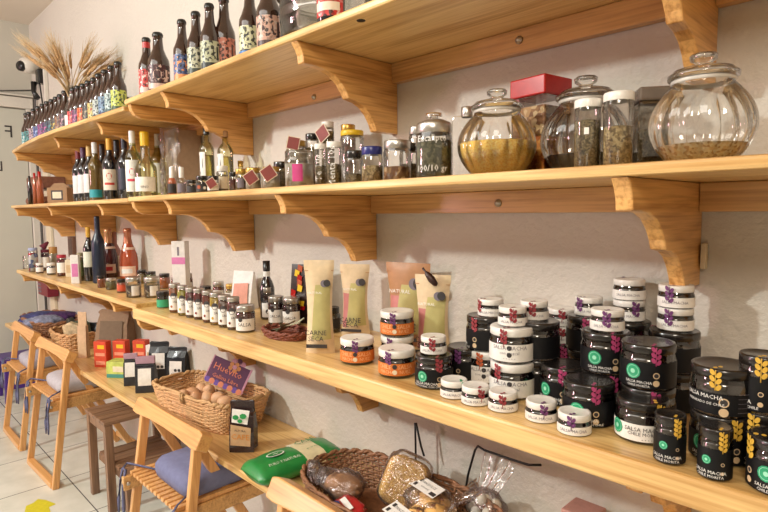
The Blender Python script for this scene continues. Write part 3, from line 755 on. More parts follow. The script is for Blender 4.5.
stand('ww3', wine(GWINE, (222, 222, 224), (232, 232, 226), h=.275, r=.030, lab_z=(.03, .165)), 'wine_bottle', 'greenish wine bottle with white capsule, right of the yellow-capped one', 'bottle', P, ZS2, face_cam(P, .85), 'wine bottles on the middle shelf')
# tequila bottles with angular dark label
def teq(cap):
    def mk(r, h):
        def f(t):
            MB().lathe([(0, .003), (r * .85, 0), (r, .006), (r, h * .66), (r * .93, h * .72), (r * .6, h * .78), (r * .34, h * .81), (r * .32, h * .93), (0, h * .93)], TEQ, 22).build('bottle_body', t)
            MB().lathe([(r * .9, .006), (r * .94, h * .6), (0, h * .6)], glass('tequila', (.92, .88, .58), edge=.7, base=.02), 18).build('liquor', t)
            MB().lathe([(r * .42, h * .90), (r * .44, h * .99), (r * .3, h), (0, h)], cap, 14).build('stopper', t)
            b = MB(); b.patch(r + .0005, -1.4, -.1, h * .26, h * .64, WHITE, 6); b.add([((r + .001) * math.sin(a), -(r + .001) * math.cos(a), z * h) for a, z in [(-1.2, .6), (-.5, .55), (-.45, .42), (-1.0, .3), (-1.2, .4)]], [(0, 1, 2, 3, 4)], TXT_D); b.build('label', t)
        return f
    return mk
pj('tq1', 206, 15, 128, -.13, teq(BLACK), 'tequila_bottle', 'pale yellow liquor bottle with black stopper and angular label', 'bottle')
pj('tq2', 224.5, 16, 131, -.11, teq(plain('cork', (170, 130, 90), .7)), 'tequila_bottle', 'pale yellow liquor bottle half behind the wooden bracket', 'bottle')
P = atY(240, 150, -.06)
stand('candl', lambda t: (MB().lathe([(0, 0), (.016, 0), (.018, .01), (.018, .07), (.008, .09), (.008, .11), (0, .11)], YWINE, 14).build('bottle_body', t), MB().lathe([(.009, .1), (.009, .12), (0, .12)], GLID, 10).build('cap', t)), 'small_bottle', 'small pale bottle with gold cap just right of the tequila bottles', 'bottle', P, ZS2)
# cellophane gift bag in front of the brown wrapped box
P = atY(168, 190, -.10)
t = thing('gift_bag', 'brown paper gift pack with crinkled cellophane beside the wine bottles', 'bag', (atY(180, 190, -.08).x, -.085, ZS2))
MB().box(-.05, .05, -.03, .08, 0, .27, plain('kraft_grey', (158, 134, 110), .8, bump=.3)).build('paper_bag', t, bevel=.004)
def crumple(nx, nz, sx, sz, sy, seed, mat, amp=.006):
    b = MB(); vs = []; fs = []
    for j in range(nz + 1):
        for i in range(nx + 1):
            u = i / nx * 2 - 1; w = j / nz
            d = noise.noise(Vector((u * 3 + seed, w * 5, seed))) * amp + noise.noise(Vector((u * 9 + seed, w * 14, seed))) * amp * .6
            vs.append((u * sx, -sy * (1 - u * u * .5) + d, w * sz))
    for j in range(nz):
        for i in range(nx): a = j * (nx + 1) + i; fs.append((a, a + 1, a + nx + 2, a + nx + 1))
    return b.add(vs, fs, mat, True)
crumple(14, 20, .075, .28, .05, 2.0, FILM, .02).build('cellophane', t, (-.01, 0, 0))
# mini bottles with white caps
for i, (cx, ds) in enumerate([(171.5, 'miniature bottle with amber contents and tall white cap'), (181, 'miniature clear bottle with dark label and tall white cap')]):
    def mini(r, h, i=i):
        def f(t):
            MB().lathe([(0, 0), (r, 0), (r, h * .5), (r * .8, h * .58), (r * .45, h * .64), (r * .45, h * .7), (0, h * .7)], [ROSEG, GLASSD][i], 16).build('bottle_body', t)
            MB().lathe([(r * .6, h * .62), (r * .6, h * .98), (r * .5, h), (0, h)], WLID, 14).build('cap', t)
            b = MB(); b.patch(r + .0004, -1.3, 1.3, h * .1, h * .42, [TXT_D, GREYP][i], 8); b.build('label', t)
        return f
    pj('mini%d' % i, cx, 9, 167, -.24, mini, 'miniature_bottle', ds, 'bottle')
SPICE = speck('dried_herbs', [(120, 104, 72), (140, 122, 86), (96, 84, 58), (164, 146, 108)], 420, bump=.3)
SPICE2 = speck('light_dried_leaves', [(196, 168, 116), (168, 142, 94), (214, 190, 140), (136, 112, 72)], 300, bump=.3)
CHILI = speck('dried_chili', [(92, 30, 22), (60, 22, 18), (120, 50, 30)], 120)
OATS = speck('rolled_oats', [(252, 230, 184), (244, 214, 160), (255, 238, 204), (206, 164, 110)], 260, bump=.3)
CORN = speck('yellow_grain', [(255, 212, 104), (250, 200, 84), (255, 222, 130), (238, 178, 70)], 600, bump=.3)
NUTS = speck('mixed_nuts', [(206, 160, 110), (170, 120, 76), (226, 192, 146), (140, 92, 58)], 110, bump=.4)
CANDY = speck('orange_candy', [(220, 130, 44), (190, 94, 30), (236, 160, 70)], 130, bump=.4)
PRUNE = speck('dried_fruit', [(40, 20, 30), (60, 30, 44), (28, 14, 22)], 50, bump=1)
WHITEP = speck('white_pieces', [(216, 206, 190), (190, 180, 160), (230, 224, 214)], 60)
TAGM = plain('red_tag_card', (130, 54, 48), .6); TAGB = plain('tag_border', (216, 196, 170), .6)
def tagj(base, ta, tz, sz=.017, tilt=.2):
    """adds a hanging diamond card to a jar maker"""
    def mk(r, h):
        def f(t):
            base(r, h)(t)
            b = MB(); s = sz; y = -(r + .004)
            M = Matrix.Rotation(ta, 4, 'Z') @ Matrix.Translation((0, y, h * tz)) @ Matrix.Rotation(tilt, 4, 'Y')
            b.box(-s, s, -.0006, .0006, -s, s, TAGB, M=M @ Matrix.Rotation(PI / 4, 4, 'Y')); b.box(-s * .88, s * .88, -.0012, -.0007, -s * .88, s * .88, TAGM, M=M @ Matrix.Rotation(PI / 4, 4, 'Y'))
            b.build('diamond_tag', t)
        return f
    return mk
def J(cont, lid, **k): return lambda r, h: jar(r, h, cont, lid, **k)
G2 = 'jars and tubs along the middle shelf'
pj('s1', 192, 12, 180, -.24, J(DARKJAM, BLID, lab=TXT_D), 'preserve_jar', 'squat dark jar with black lid, right of the miniature bottles')
pj('s2', 202, 13, 176, -.25, J(DARKJAM, BLID, lab=TXT_D, spots=[(-.4, .5, .3, ORAL), (.5, .4, .25, WHITE)]), 'preserve_jar', 'small dark jar with orange-spotted label under the tequila bottle')
pj('s3', 213, 12, 176, -.26, tagj(J(SPICE, BLID, lab=WHITE), -.1, .55, .014), 'preserve_jar', 'small spice jar with red diamond card leaning on it')
pj('s4', 222, 12, 166, -.22, J(SPICE, WLID, lab=CREAM), 'spice_jar', 'spice jar with white screw lid in front of the second tequila bottle')
pj('s5', 233, 9, 172, -.24, J(CHILI, BLID), 'spice_jar', 'slim dark red chilli jar leaning beside the white-lidded spice jar')
pj('s6', 241, 12, 169, -.25, J(SPICE, GLID, lab=GREYP, lab_a=.6), 'spice_jar', 'herb jar with dull gold lid left of the first diamond card jar')
pj('s7', 253, 16, 168, -.25, tagj(J(WHITEP, GLID), -.1, .55, .017), 'spice_jar', 'gold-lidded jar with a large red diamond card, left one of the pair')
pj('s8', 271, 18, 167, -.25, tagj(J(WHITEP, GLID), -.1, .7, .018), 'spice_jar', 'gold-lidded jar with a large red diamond card, right one of the pair')
pj('s9', 281, 16, 162, -.20, J(SPICE, BLID, fill=.95), 'spice_jar', 'dark herb jar with brass-edged lid behind the diamond card pair')
pj('s10', 299, 30, 151, -.235, J(WHITEP, GLASS, lab=plain('pink_label', (206, 70, 140), .4), lab_a=.35, fill=.8), 'storage_jar', 'wide glass jar of white pieces with bright pink label strip')
pj('s11', 296, 20, 141, -.14, tagj(J(SPICE, GLID, fill=.95), -.1, .93, .018, 1.0), 'spice_jar', 'gold-lidded dark jar with diamond card behind the pink-label jar')
pj('s12', 312, 14, 134, -.10, J(SPICE, BLID), 'spice_jar', 'dark jar with metal clip handle seen behind the white-lidded tubes')
pj('s13', 327.5, 13, 122, -.10, tagj(J(SPICE, WLID, fill=.95), -.6, .82, .02), 'spice_jar', 'tall herb jar with white lid and red diamond card at shoulder height')
for i, (cx, w, y, tx) in enumerate([(320, 11.5, 144, 'Te 10g'), (334, 15, 142, 'Menta 10g')]):
    def tube(r, h, tx=tx):
        def f(t):
            jar(r, h, SPICE, WLID, fill=.55, lid_h=.012, neck=.97)(t)
            b = MB(); v, fc = text2d(tx, .022)
            b.add([((r + .0008) * math.sin(-.2 - yy / r), -(r + .0008) * math.cos(-.2 - yy / r), h * .42 + xx) for xx, yy in v], fc, TXT_W); b.build('handwriting', t)
        return f
    pj('tube%d' % i, cx, w, y, -.27, tube, 'spice_tube', ['slim glass tube jar with white lid and white handwriting, left of the pair', 'wider glass tube jar with white lid and white handwriting, right of the pair'][i], 'jar')
pj('s14', 348, 15, 125, -.07, J(CHILI, GLID, fill=.95), 'spice_jar', 'reddish jar with gold lid behind the yellow-lidded jar')
pj('s15', 352, 24, 131, -.16, J(None, YLID, lid_h=.012), 'storage_jar', 'empty clear jar with bright yellow lid')
pj('s16', 354, 19, 151, -.245, J(SPICE, BLID, fill=.4), 'spice_jar', 'short clear jar with black lid beside the blue-lidded jar')
pj('s17', 372, 22, 147, -.27, J(SPICE2, NLID, fill=.6), 'spice_jar', 'clear jar with navy blue lid and pale leaves')
pj('s18', 397, 28, 141, -.25, J(NUTS, SILVER, fill=.45), 'storage_jar', 'wide clear jar with silver lid, part filled with brown pieces')
pj('s19', 410, 22, 144, -.19, J(SPICE, BLID, fill=.6), 'spice_jar', 'jar with brown lid tucked between the silver-lidded jars')
pj('s20', 418, 19, 127, -.17, J(None, SILVER), 'storage_jar', 'tall clear jar with silver lid behind the ribbed eucalyptus jar')
# ribbed jar with glass knob and handwriting
def euc(r, h):
    def f(t):
        hb = h * .76
        pr = [(0, 0), (r * .93, 0), (r, .006)]
        for i in range(11): z = .012 + (hb - .03) * i / 10; pr.append((r * (1 + .02 * (i % 2)), z))
        pr += [(r * .97, hb - .006), (r * .9, hb)]
        MB().lathe(pr, GLASSD, 30).build('glass_body', t)
        MB().lathe([(0, .004), (r * .93, .004), (r * .93, hb * .8), (r * .5, hb * .86), (0, hb * .84)], speck('eucalyptus_leaves', [(112, 110, 84), (84, 84, 62), (130, 126, 98), (76, 76, 58)], 130), 24).build('contents', t)
        MB().lathe([(r * .93, hb - .004), (r * .97, hb), (r * .97, hb + .012), (r * .9, hb + .016), (r * .5, hb + .022), (0, hb + .024)], SILVER, 30).build('lid', t)
        MB().lathe([(r * .22, hb + .022), (r * .2, hb + .028), (r * .45, hb + .034), (r * .45, h - .001), (r * .3, h), (0, h)], GLASS, 20).build('knob', t)
        b = MB(); b.text_cyl('Eucalipto', r * 1.03, -.05, hb * .82, .0165, TXT_W); b.text_cyl('100/10 gr', r * 1.03, -.05, hb * .2, .0165, TXT_W); b.build('handwriting', t)
    return f
pj('euc', 434, 37, 117, -.265, euc, 'eucalyptus_jar', 'ribbed glass jar of grey-green leaves with white handwriting and glass knob')
# square decanter with metal cap
def dec(r, h):
    def f(t):
        b = MB(); b.prism([(-r, 0), (r, 0), (r, h * .82), (r * .8, h * .87), (-r * .8, h * .87), (-r, h * .82)], -r * .8, r * .8, 1, GLASSD); b.build('glass_body', t, bevel=.003)
        MB().lathe([(r * .42, h * .86), (r * .45, h * .87), (r * .45, h * .99), (r * .4, h), (0, h)], SILVER, 18).build('cap', t)
    return f
pj('dec', 467, 26, 107, -.14, dec, 'glass_decanter', 'clear square glass bottle with silver cap left of the yellow grain jar', 'bottle', k=.5)
# big pumpkin-shaped jars
def globe(cont, fill, n=16):
    def mk(r, h):
        def f(t):
            H_ = h * .72; rb = lambda a, z: 1 - (.055 * (1 - abs(math.sin(n * a / 2))) if .01 < z < H_ * .93 else 0)
            prf = []
            for i in range(17):
                u = i / 16; z = u * H_; s = math.sin(PI * (.16 + .68 * u)) ** .75; prf.append((r * s, z))
            r0 = prf[0][0]; rt = prf[-1][0]; rn = min(rt, r * .66)
            MB().lathe([(0, 0)] + prf + [(rn, H_ * 1.01), (rn, H_ * 1.1)], GLASSD, 160, rib=rb).build('glass_body', t)
            zf = H_ * fill
            ip = [(0, .004)] + [(p[0] * .925, max(.004, p[1])) for p in prf if p[1] < zf] 
            uu = zf / H_; ip += [(r * .925 * math.sin(PI * (.16 + .68 * uu)) ** .75, zf), (r * .4, zf + .003), (0, zf + .001)]
            MB().lathe(ip, cont, 48, rib=lambda a, z: 1).build('contents', t)
            MB().lathe([(rn * 1.02, H_ * 1.06), (rn * 1.13, H_ * 1.08), (rn * 1.15, H_ * 1.13), (rn * 1.02, H_ * 1.16), (rn * .96, H_ * 1.19), (rn * .5, H_ * 1.235), (rn * .2, H_ * 1.24)], GLASSD, 40).build('lid', t)
            MB().lathe([(rn * 1.0, H_ * 1.02), (rn * 1.03, H_ * 1.03), (rn * 1.03, H_ * 1.07), (rn * 1.0, H_ * 1.08)], plain('seal_ring', (206, 200, 192), .3), 40).build('rubber_ring', t)
            MB().lathe([(rn * .28, H_ * 1.235), (rn * .25, H_ * 1.27), (rn * .42, H_ * 1.31), (rn * .45, h * .985), (rn * .38, h), (0, h)], GLASSD, 28).build('knob', t)
        return f
    return mk
pj('g1', 497, 80, 90, -.215, globe(CORN, .54), 'globe_jar', 'round ribbed glass jar half full of bright yellow grain')
pj('g2', 586, 92, 77, -.125, globe(PRUNE, .28), 'globe_jar', 'round ribbed glass jar with dark dried fruit, behind the white-lidded jars')
pj('g3', 704, 112, 54, -.215, globe(OATS, .24), 'globe_jar', 'largest round ribbed glass jar with a thin layer of oats')
# square jar with red lid
def redj(r, h):
    def f(t):
        s = r * .74; hb = h * .83
        MB().box(-s, s, -s, s, 0, hb, GLASSD).build('glass_body', t, bevel=.004)
        MB().box(-s * .95, s * .95, -s * .95, s * .95, .004, hb * .5, CANDY).build('orange_layer', t, bevel=.004)
        MB().box(-s * .95, s * .95, -s * .95, s * .95, hb * .502, hb * .86, NUTS).build('nut_layer', t, bevel=.004)
        MB().box(-s * 1.04, s * 1.04, -s * 1.04, s * 1.04, hb - .004, h, RLID).build('lid', t, bevel=.003)
    return f
pj('red', 541, 58, 80, -.09, redj, 'square_jar', 'square glass jar of nuts and orange sweets with red lid', k=.0, rz=R(-8))
pj('wj1', 588, 27, 100, -.265, J(SPICE, WLID, lid_h=.012, fill=.8, neck=.97, lab=WHITE, lab_a=.18, lab_z=(.55, .66)), 'storage_jar', 'tall jar of dark herbs with white lid and tiny white sticker')
pj('wj2', 619, 31, 93, -.26, J(SPICE2, WLID, lid_h=.012, fill=.62, neck=.97), 'storage_jar', 'tall jar of pale dried leaves with white lid')
def can(r, h):
    def f(t):
        s = r * .8; m = glass('smoky_square_glass', (.5, .48, .45), edge=.4, base=.12)
        MB().box(-s, s, -s, s, 0, h * .84, m).build('glass_body', t, bevel=.006)
        MB().box(-s * .9, s * .9, -s * .9, s * .9, .004, h * .5, SPICE).build('contents', t, bevel=.006)
        MB().box(-s * 1.03, s * 1.03, -s * 1.03, s * 1.03, h * .83, h, plain('grey_lid', (120, 108, 98), .25, metal=.4)).build('lid', t, bevel=.004)
    return f
pj('can', 652, 42, 89, -.13, can, 'square_canister', 'smoky square glass canister with grey lid, left of the largest jar', k=0, rz=R(35))

# far end of the middle shelf
def fp(key, cx, w, ytop, y, maker, name, label, cat, **k): return pj(key, cx, w, ytop, y, maker, name, label, cat, z=ZS2B, **k)
def smallb(gm, cap):
    def mk(r, h):
        def f(t):
            MB().lathe([(0, 0), (r, 0), (r, h * .6), (r * .75, h * .72), (r * .4, h * .8), (r * .4, h * .9), (0, h * .9)], gm, 14).build('bottle_body', t)
            MB().lathe([(r * .5, h * .84), (r * .5, h), (0, h)], cap, 12).build('cap', t)
        return f
    return mk
fp('f1', 29, 5, 176, -.29, smallb(DARKG, BLACK), 'small_bottle', 'small dark bottle at the far end of the middle shelf', 'bottle')
fp('f2', 34, 5, 173, -.27, smallb(ROSEG, RLID), 'small_bottle', 'small amber sauce bottle with red cap, left one of the two', 'bottle')
fp('f3', 39, 7, 171.5, -.26, smallb(ROSEG, RLID), 'small_bottle', 'small amber sauce bottle with red cap, right one of the two', 'bottle')
P = atY(50, 195, -.14)
t = thing('bread_pack', 'brown bread loaves in clear film behind the kraft box', 'bread', (P.x, -.15, ZS2B))
MB().box(-.16, .14, -.09, .09, 0, .05, plain('brown_bread', (124, 80, 60), .7, var=.2)).build('loaf', t, bevel=.02)
MB().box(-.14, .08, -.08, .08, .1, .17, plain('brown_bread', (124, 80, 60), .7)).build('dark_box', t, bevel=.008)
MB().lathe([(0, .05), (.09, .05), (.1, .075), (.08, .1), (0, .1)], FILM, 20, rib=lambda a, z: 1 + .1 * math.sin(7 * a)).build('film', t)
P = atY(61, 200, -.22)
t = thing('kraft_box', 'small kraft box with a dark framed picture at the far end of the middle shelf', 'box', (P.x, -.22, ZS2B), face_cam((P.x, -.22), .55))
K = plain('kraft_card', (150, 116, 80), .7)
MB().box(-.055, .055, -.03, .03, 0, .085, K).build('box_body', t, bevel=.002)
b = MB().box(-.032, .032, -.0308, -.0302, .02, .07, TXT_D); b.box(-.024, .024, -.0315, -.031, .028, .062, CREAM); b.spot(.05, 0, 0, .001, TXT_D); b.build('picture', t)
MB().prism([(-.055, .086), (.055, .086), (.02, .11), (-.03, .108)], -.004, .004, 1, K).build('open_flap', t)
# ------------------------------------------------------------------ lower shelf
H1, HS = .0675, .035
def top3(cx, yt, z): return atZ(cx, yt, z)
def b3(key, cx, ybase, r, fn, name, label, cat='jar', z=None, group=None, k=.85, rz=None):
    z = ZS3 if z is None else z
    P = on_shelf(cx, ybase, z, r)
    return stand(key, fn, name, label, cat, P, z, face_cam(P, k) if rz is None else rz, group)
def w3(key, cx, w, ytop, ybase, maker, name, label, cat='jar', z=None, group=None, k=.85, rz=None):
    """width, lid centre row and near-foot row as seen; size follows"""
    z = ZS3 if z is None else z
    P = atZ(cx, ybase, z); r = rad(w, P); P = on_shelf(cx, ybase, z, r); r = rad(w, P); h = atY(cx, ytop, P.y).z - z
    return stand(key, maker(r, h), name, label, cat, P, z, face_cam(P, k) if rz is None else rz, group)
G3 = 'small white-lidded preserve jars'
# front row of small jars
for i, (cx, yb, m, ds) in enumerate([(454, 400, GREENB, 'leftmost of the front row of five'), (475.5, 407, REDL, 'second from left in the front row'), (503, 413.5, REDL, 'third from left in the front row, below the white-labelled stack'), (541, 424, PURL, 'fourth in the front row, right of the gap'), (574, 437, PURL, 'fifth and nearest in the front row, before the black jars')]):
    b3('caj_f%d' % i, cx, yb, .025, cajeta(m, (.9, .5, .05, .25, -.1)[i], .025, .032), 'small_preserve_jar', 'small white-lidded jar, ' + ds, 'jar', group=G3)
# orange-labelled jars
b3('or1', 357.5, 366, .038, orangejar(PURL, .0), 'orange_label_jar', 'orange-labelled preserve jar standing alone beside the dried meat bag')
b3('or2', 397, 379.5, .038, orangejar(PURL, -.35), 'orange_label_jar', 'orange-labelled jar at the front, below and before the raised one')
P = top3(397, 310, ZS3 + .114)
stand('or3', orangejar(PURL, -.3), 'orange_label_jar', 'orange-labelled jar at the back serving as base of the two-jar stack', 'jar', P, ZS3)
stand('or4', orangejar(PURL, -.1), 'orange_label_jar', 'orange-labelled jar on top of the two-jar stack', 'jar', P, ZS3 + .0572)
# black jar with small one on it
P = on_shelf(434, 390.5, ZS3, .037)
stand('bk1', blackjar(REDL, r=.037, h=.062, a=.4, badge=-.5), 'black_preserve_jar', 'black jar with green round badge carrying a small white-lidded jar, left of the front row', 'jar', P, ZS3)
P2 = top3(429.5, 336, ZS3 + .0622 + .034)
stand('c_s1', cajeta(REDL, .05, .0255, .034), 'small_preserve_jar', 'small jar with white lid on the black jar left of the front row', 'jar', (P.x - .006, P.y + .006), ZS3 + .0622, group=G3)
P = on_shelf(465, 383, ZS3, .038)
stand('bk2', blackjar(PURL, r=.037, h=.066, a=-.25, badge=-1.6), 'black_preserve_jar', 'black-lidded jar behind the two leftmost small jars', 'jar', P, ZS3)
# stack of big white-labelled jars
P = on_shelf(512, 401, ZS3, .041)
stand('bw1', bigwhite(REDL, -.55), 'white_label_jar', 'large white-labelled jar at the bottom of the front stack', 'jar', P, ZS3)
stand('bw2', bigwhite(REDL, -.25), 'white_label_jar', 'large white-labelled jar, middle of the front stack', 'jar', (P.x - .003, P.y + .003), ZS3 + .0642)
stand('c_s2', cajeta(REDL, .15, .0262, .035), 'small_preserve_jar', 'small red-sealed jar on top of the stack of large white-labelled jars', 'jar', (P.x - .004, P.y + .006), ZS3 + .1284, group=G3)
# stack behind left
P = top3(493, 308, ZS3 + .0642 + .0677 + .035); P.x += -.0; 
P = atY(486.5, 345, -.165); P.y = -.165
stand('bw3', bigwhite(ORAL, -.2), 'white_label_jar', 'large white-labelled jar half hidden behind the front stack, orange seal', 'jar', P, ZS3)
stand('bk3', blackjar(REDL, a=-.5, badge=-1.8), 'black_preserve_jar', 'black jar half hidden left of the front stack, on a white-labelled jar', 'jar', P, ZS3 + .0642)
stand('c_s3', cajeta(REDL, -.9, .0255, .034), 'small_preserve_jar', 'small jar half hidden behind the top of the front stack, on its left', 'jar', (P.x + .01, P.y + .0), ZS3 + .132, group=G3)
def stack(key, X, Y, n, zb, fn, label, **k):
    for j in range(n):
        stand('%s_%d' % (key, j), fn, 'black_preserve_jar', label[j], 'jar', (X + random.uniform(-.001, .001), Y), zb + j * (H1 + .0002))
# A3: two black jars behind the front stack on the right
P = top3(538, 320, ZS3 + 2 * H1)
stack('A3', P.x, P.y, 2, ZS3, blackjar(a=-1.5, badge=-2.2), ['black jar at the foot of the pair right behind the white jar stack', 'black jar on top of the pair right behind the white jar stack'])
stand('c_s4', cajeta(REDL, .0, .0262, .035), 'small_preserve_jar', 'small jar with red leaves on the black pair behind the white jar stack', 'jar', (P.x - .012, P.y + .006), ZS3 + 2 * H1 + .0006, group=G3)
# A4
P = top3(562, 308, ZS3 + H1 + .070)
stack('A4', P.x, P.y, 1, ZS3, blackjar(a=.2, badge=-.6), ['black jar against the wall under two small jars, middle of the black jars'])
for j, (ds) in enumerate(['small jar, lower of two on the black jar near the wall, brownish label', 'small jar, upper of two on the black jar near the wall']):
    stand('A4s%d' % j, cajeta(REDL, .1, .0275, .035), 'small_preserve_jar', ds, 'jar', (P.x, P.y), ZS3 + H1 + .0004 + j * .0352, group=G3)
P = on_shelf(563, 408, ZS3, .040)
stand('J0', blackjar(PINKL, a=.05, badge=-.75), 'black_preserve_jar', 'black jar right of the white stack with pink leaves and two tan circles', 'jar', P, ZS3)
# J1 front black jar
P = on_shelf(588, 429, ZS3, .0405)
stand('J1', blackjar(PINKL, a=.35, badge=-.35), 'black_preserve_jar', 'black jar standing right behind the nearest small jar', 'jar', P, ZS3)
# J3 tower
P = top3(606, 330, ZS3 + 2 * H1)
stack('J3', P.x, P.y, 2, ZS3, blackjar(PINKL, a=.45, badge=-.35, tall=True), ['black jar at the foot of the badge-fronted tower in the centre', 'black jar with bright green badge on top of the centre tower, under a small jar'])
stand('c_s5', cajeta(PURL, .05, .0275, .036), 'small_preserve_jar', 'small purple-sealed jar on the black tower with the green badge', 'jar', (P.x, P.y + .004), ZS3 + 2 * H1 + .0006, group=G3)
P = atY(586, 312, -.045)
stand('c_s5b', cajeta(PURL, -.6, .0262, .036), 'small_preserve_jar', 'small jar partly hidden left of the purple-sealed one, near the wall', 'jar', (P.x + .008, -.05), ZS3 + 2 * H1 + .0006, group=G3)
stack('A5', P.x + .008, -.05, 2, ZS3, blackjar(a=0, badge=-2), ['black jar at the foot of the hidden pair near the wall', 'black jar of the hidden pair near the wall, second level'])
# J4 tower
P = top3(649, 341, ZS3 + 2 * H1)
stack('J4', P.x, P.y, 2, ZS3, blackjar(PINKL, a=.35, badge=-.45, tall=True), ['black jar at the foot of the tower behind the yellow-sealed wide jar', 'uncovered black jar with green badge on top of the right tower'])
# K and L towers near the wall
P = atY(630, 283, -.045); KX = P.x
stack('K', KX, -.048, 2, ZS3, blackjar(a=-.6, badge=-2), ['black jar at the foot of the wall-side tower left of the bracket', 'black jar on the second level of the wall-side tower left of the bracket'])
for j, ds in enumerate(['small jar with purple seal, lower of two on the tower left of the bracket', 'small jar with barcode label, topmost on the tower left of the bracket']):
    stand('Ks%d' % j, cajeta(PURL, .5 - j * 3, .028, .038), 'small_preserve_jar', ds, 'jar', (KX, -.048), ZS3 + 2 * H1 + .0006 + j * .0382, group=G3)
P = atY(678, 288, -.07); LX = P.x
stack('L', LX - .001, -.078, 2, ZS3, blackjar(a=-2, badge=-2.5), ['plain black jar at the foot of the tower under the bracket tip', 'plain black jar on the second level under the bracket tip'])
for j, ds in enumerate(['small jar with purple seal, lower of two on the tower under the bracket tip', 'small jar with purple seal, topmost on the tower under the bracket tip']):
    stand('Ls%d' % j, cajeta(PURL, -.3, .028, .038), 'small_preserve_jar', ds, 'jar', (LX, -.078), ZS3 + 2 * H1 + .0006 + j * .0382, group=G3)
# wide white label jar and tall ones
b3('wl', 641, 447, .041, blackjar(YELL, r=.0375, h=.062, a=.75, badge=-.95, wl=True), 'white_label_jar', 'dark jar with wide white label, green badge and yellow leaf seal, near the front edge')
b3('t1', 669, 466, .0195, blackjar(YELL, r=.0195, h=.066, a=.5, badge=-.35, tall=True), 'slim_black_jar', 'slim black jar with green badge at the front edge, left of the two slim ones')
b3('t2', 714, 482, .0195, blackjar(YELL, r=.0195, h=.066, a=.45, badge=-.45, tall=True), 'slim_black_jar', 'slim black jar with green badge at the front edge, right of the two slim ones')
# M: two wide jars
P = top3(723, 363, ZS3 + .130)
stand('M0', blackjar(YELL, r=.0375, h=.065, a=.55, badge=-.6, tall=True), 'black_preserve_jar', 'wide dark jar under the broad-lidded yellow-sealed jar at the right', 'jar', P, ZS3)
def mtop(t):
    BL = plain('black_label', (11, 11, 14), .5, spec=.3); r, h = .0385, .0645
    jar(r, h, DARKJAM, BLID, BL, .96, lid_h=.013, neck=.95, lab_z=(.08, .62), lab_a=1.9, spots=[(.12, .62, .16, TAN), (.12, .62, .12, TXT_D), (.12, .15, .15, TAN)])(t)
    b = MB(); b.text_cyl('SALSA MACHA', r + .0014, -.55, .027, .0078, TXT_W); b.text_cyl('PREPARADO DE CHILE', r + .0014, -.5, .018, .005, TXT_W)
    for q in range(5): b.text_cyl('-----------', r + .0014, .8, .034 - q * .006, .006, GREYP)
    b.build('lettering', t); seal(t, r, r * .985, h, YELL, -.15, 4, .42)
stand('M1', mtop, 'black_preserve_jar', 'widest dark jar with broad black lid and yellow leaf seal, on top at the right', 'jar', (P.x, P.y), ZS3 + .0652)
# N
P = top3(763, 353, ZS3 + .150)
stand('N0', blackjar(YELL, r=.027, h=.075, a=-.2, badge=-1, tall=True), 'black_preserve_jar', 'dark jar at the right picture edge under another, near the wall', 'jar', (P.x, P.y), ZS3)
stand('N1', blackjar(YELL, r=.027, h=.0745, a=.0, badge=-1.4), 'black_preserve_jar', 'dark round-lidded jar with yellow seal highest at the right picture edge', 'jar', (P.x, P.y), ZS3 + .0752)
b3('N2', 778, 500, .034, blackjar(YELL, r=.034, h=.066, a=-1.0, badge=-.35, tall=True), 'black_preserve_jar', 'dark jar cut by the right picture edge, green badge, on the shelf', 'jar')
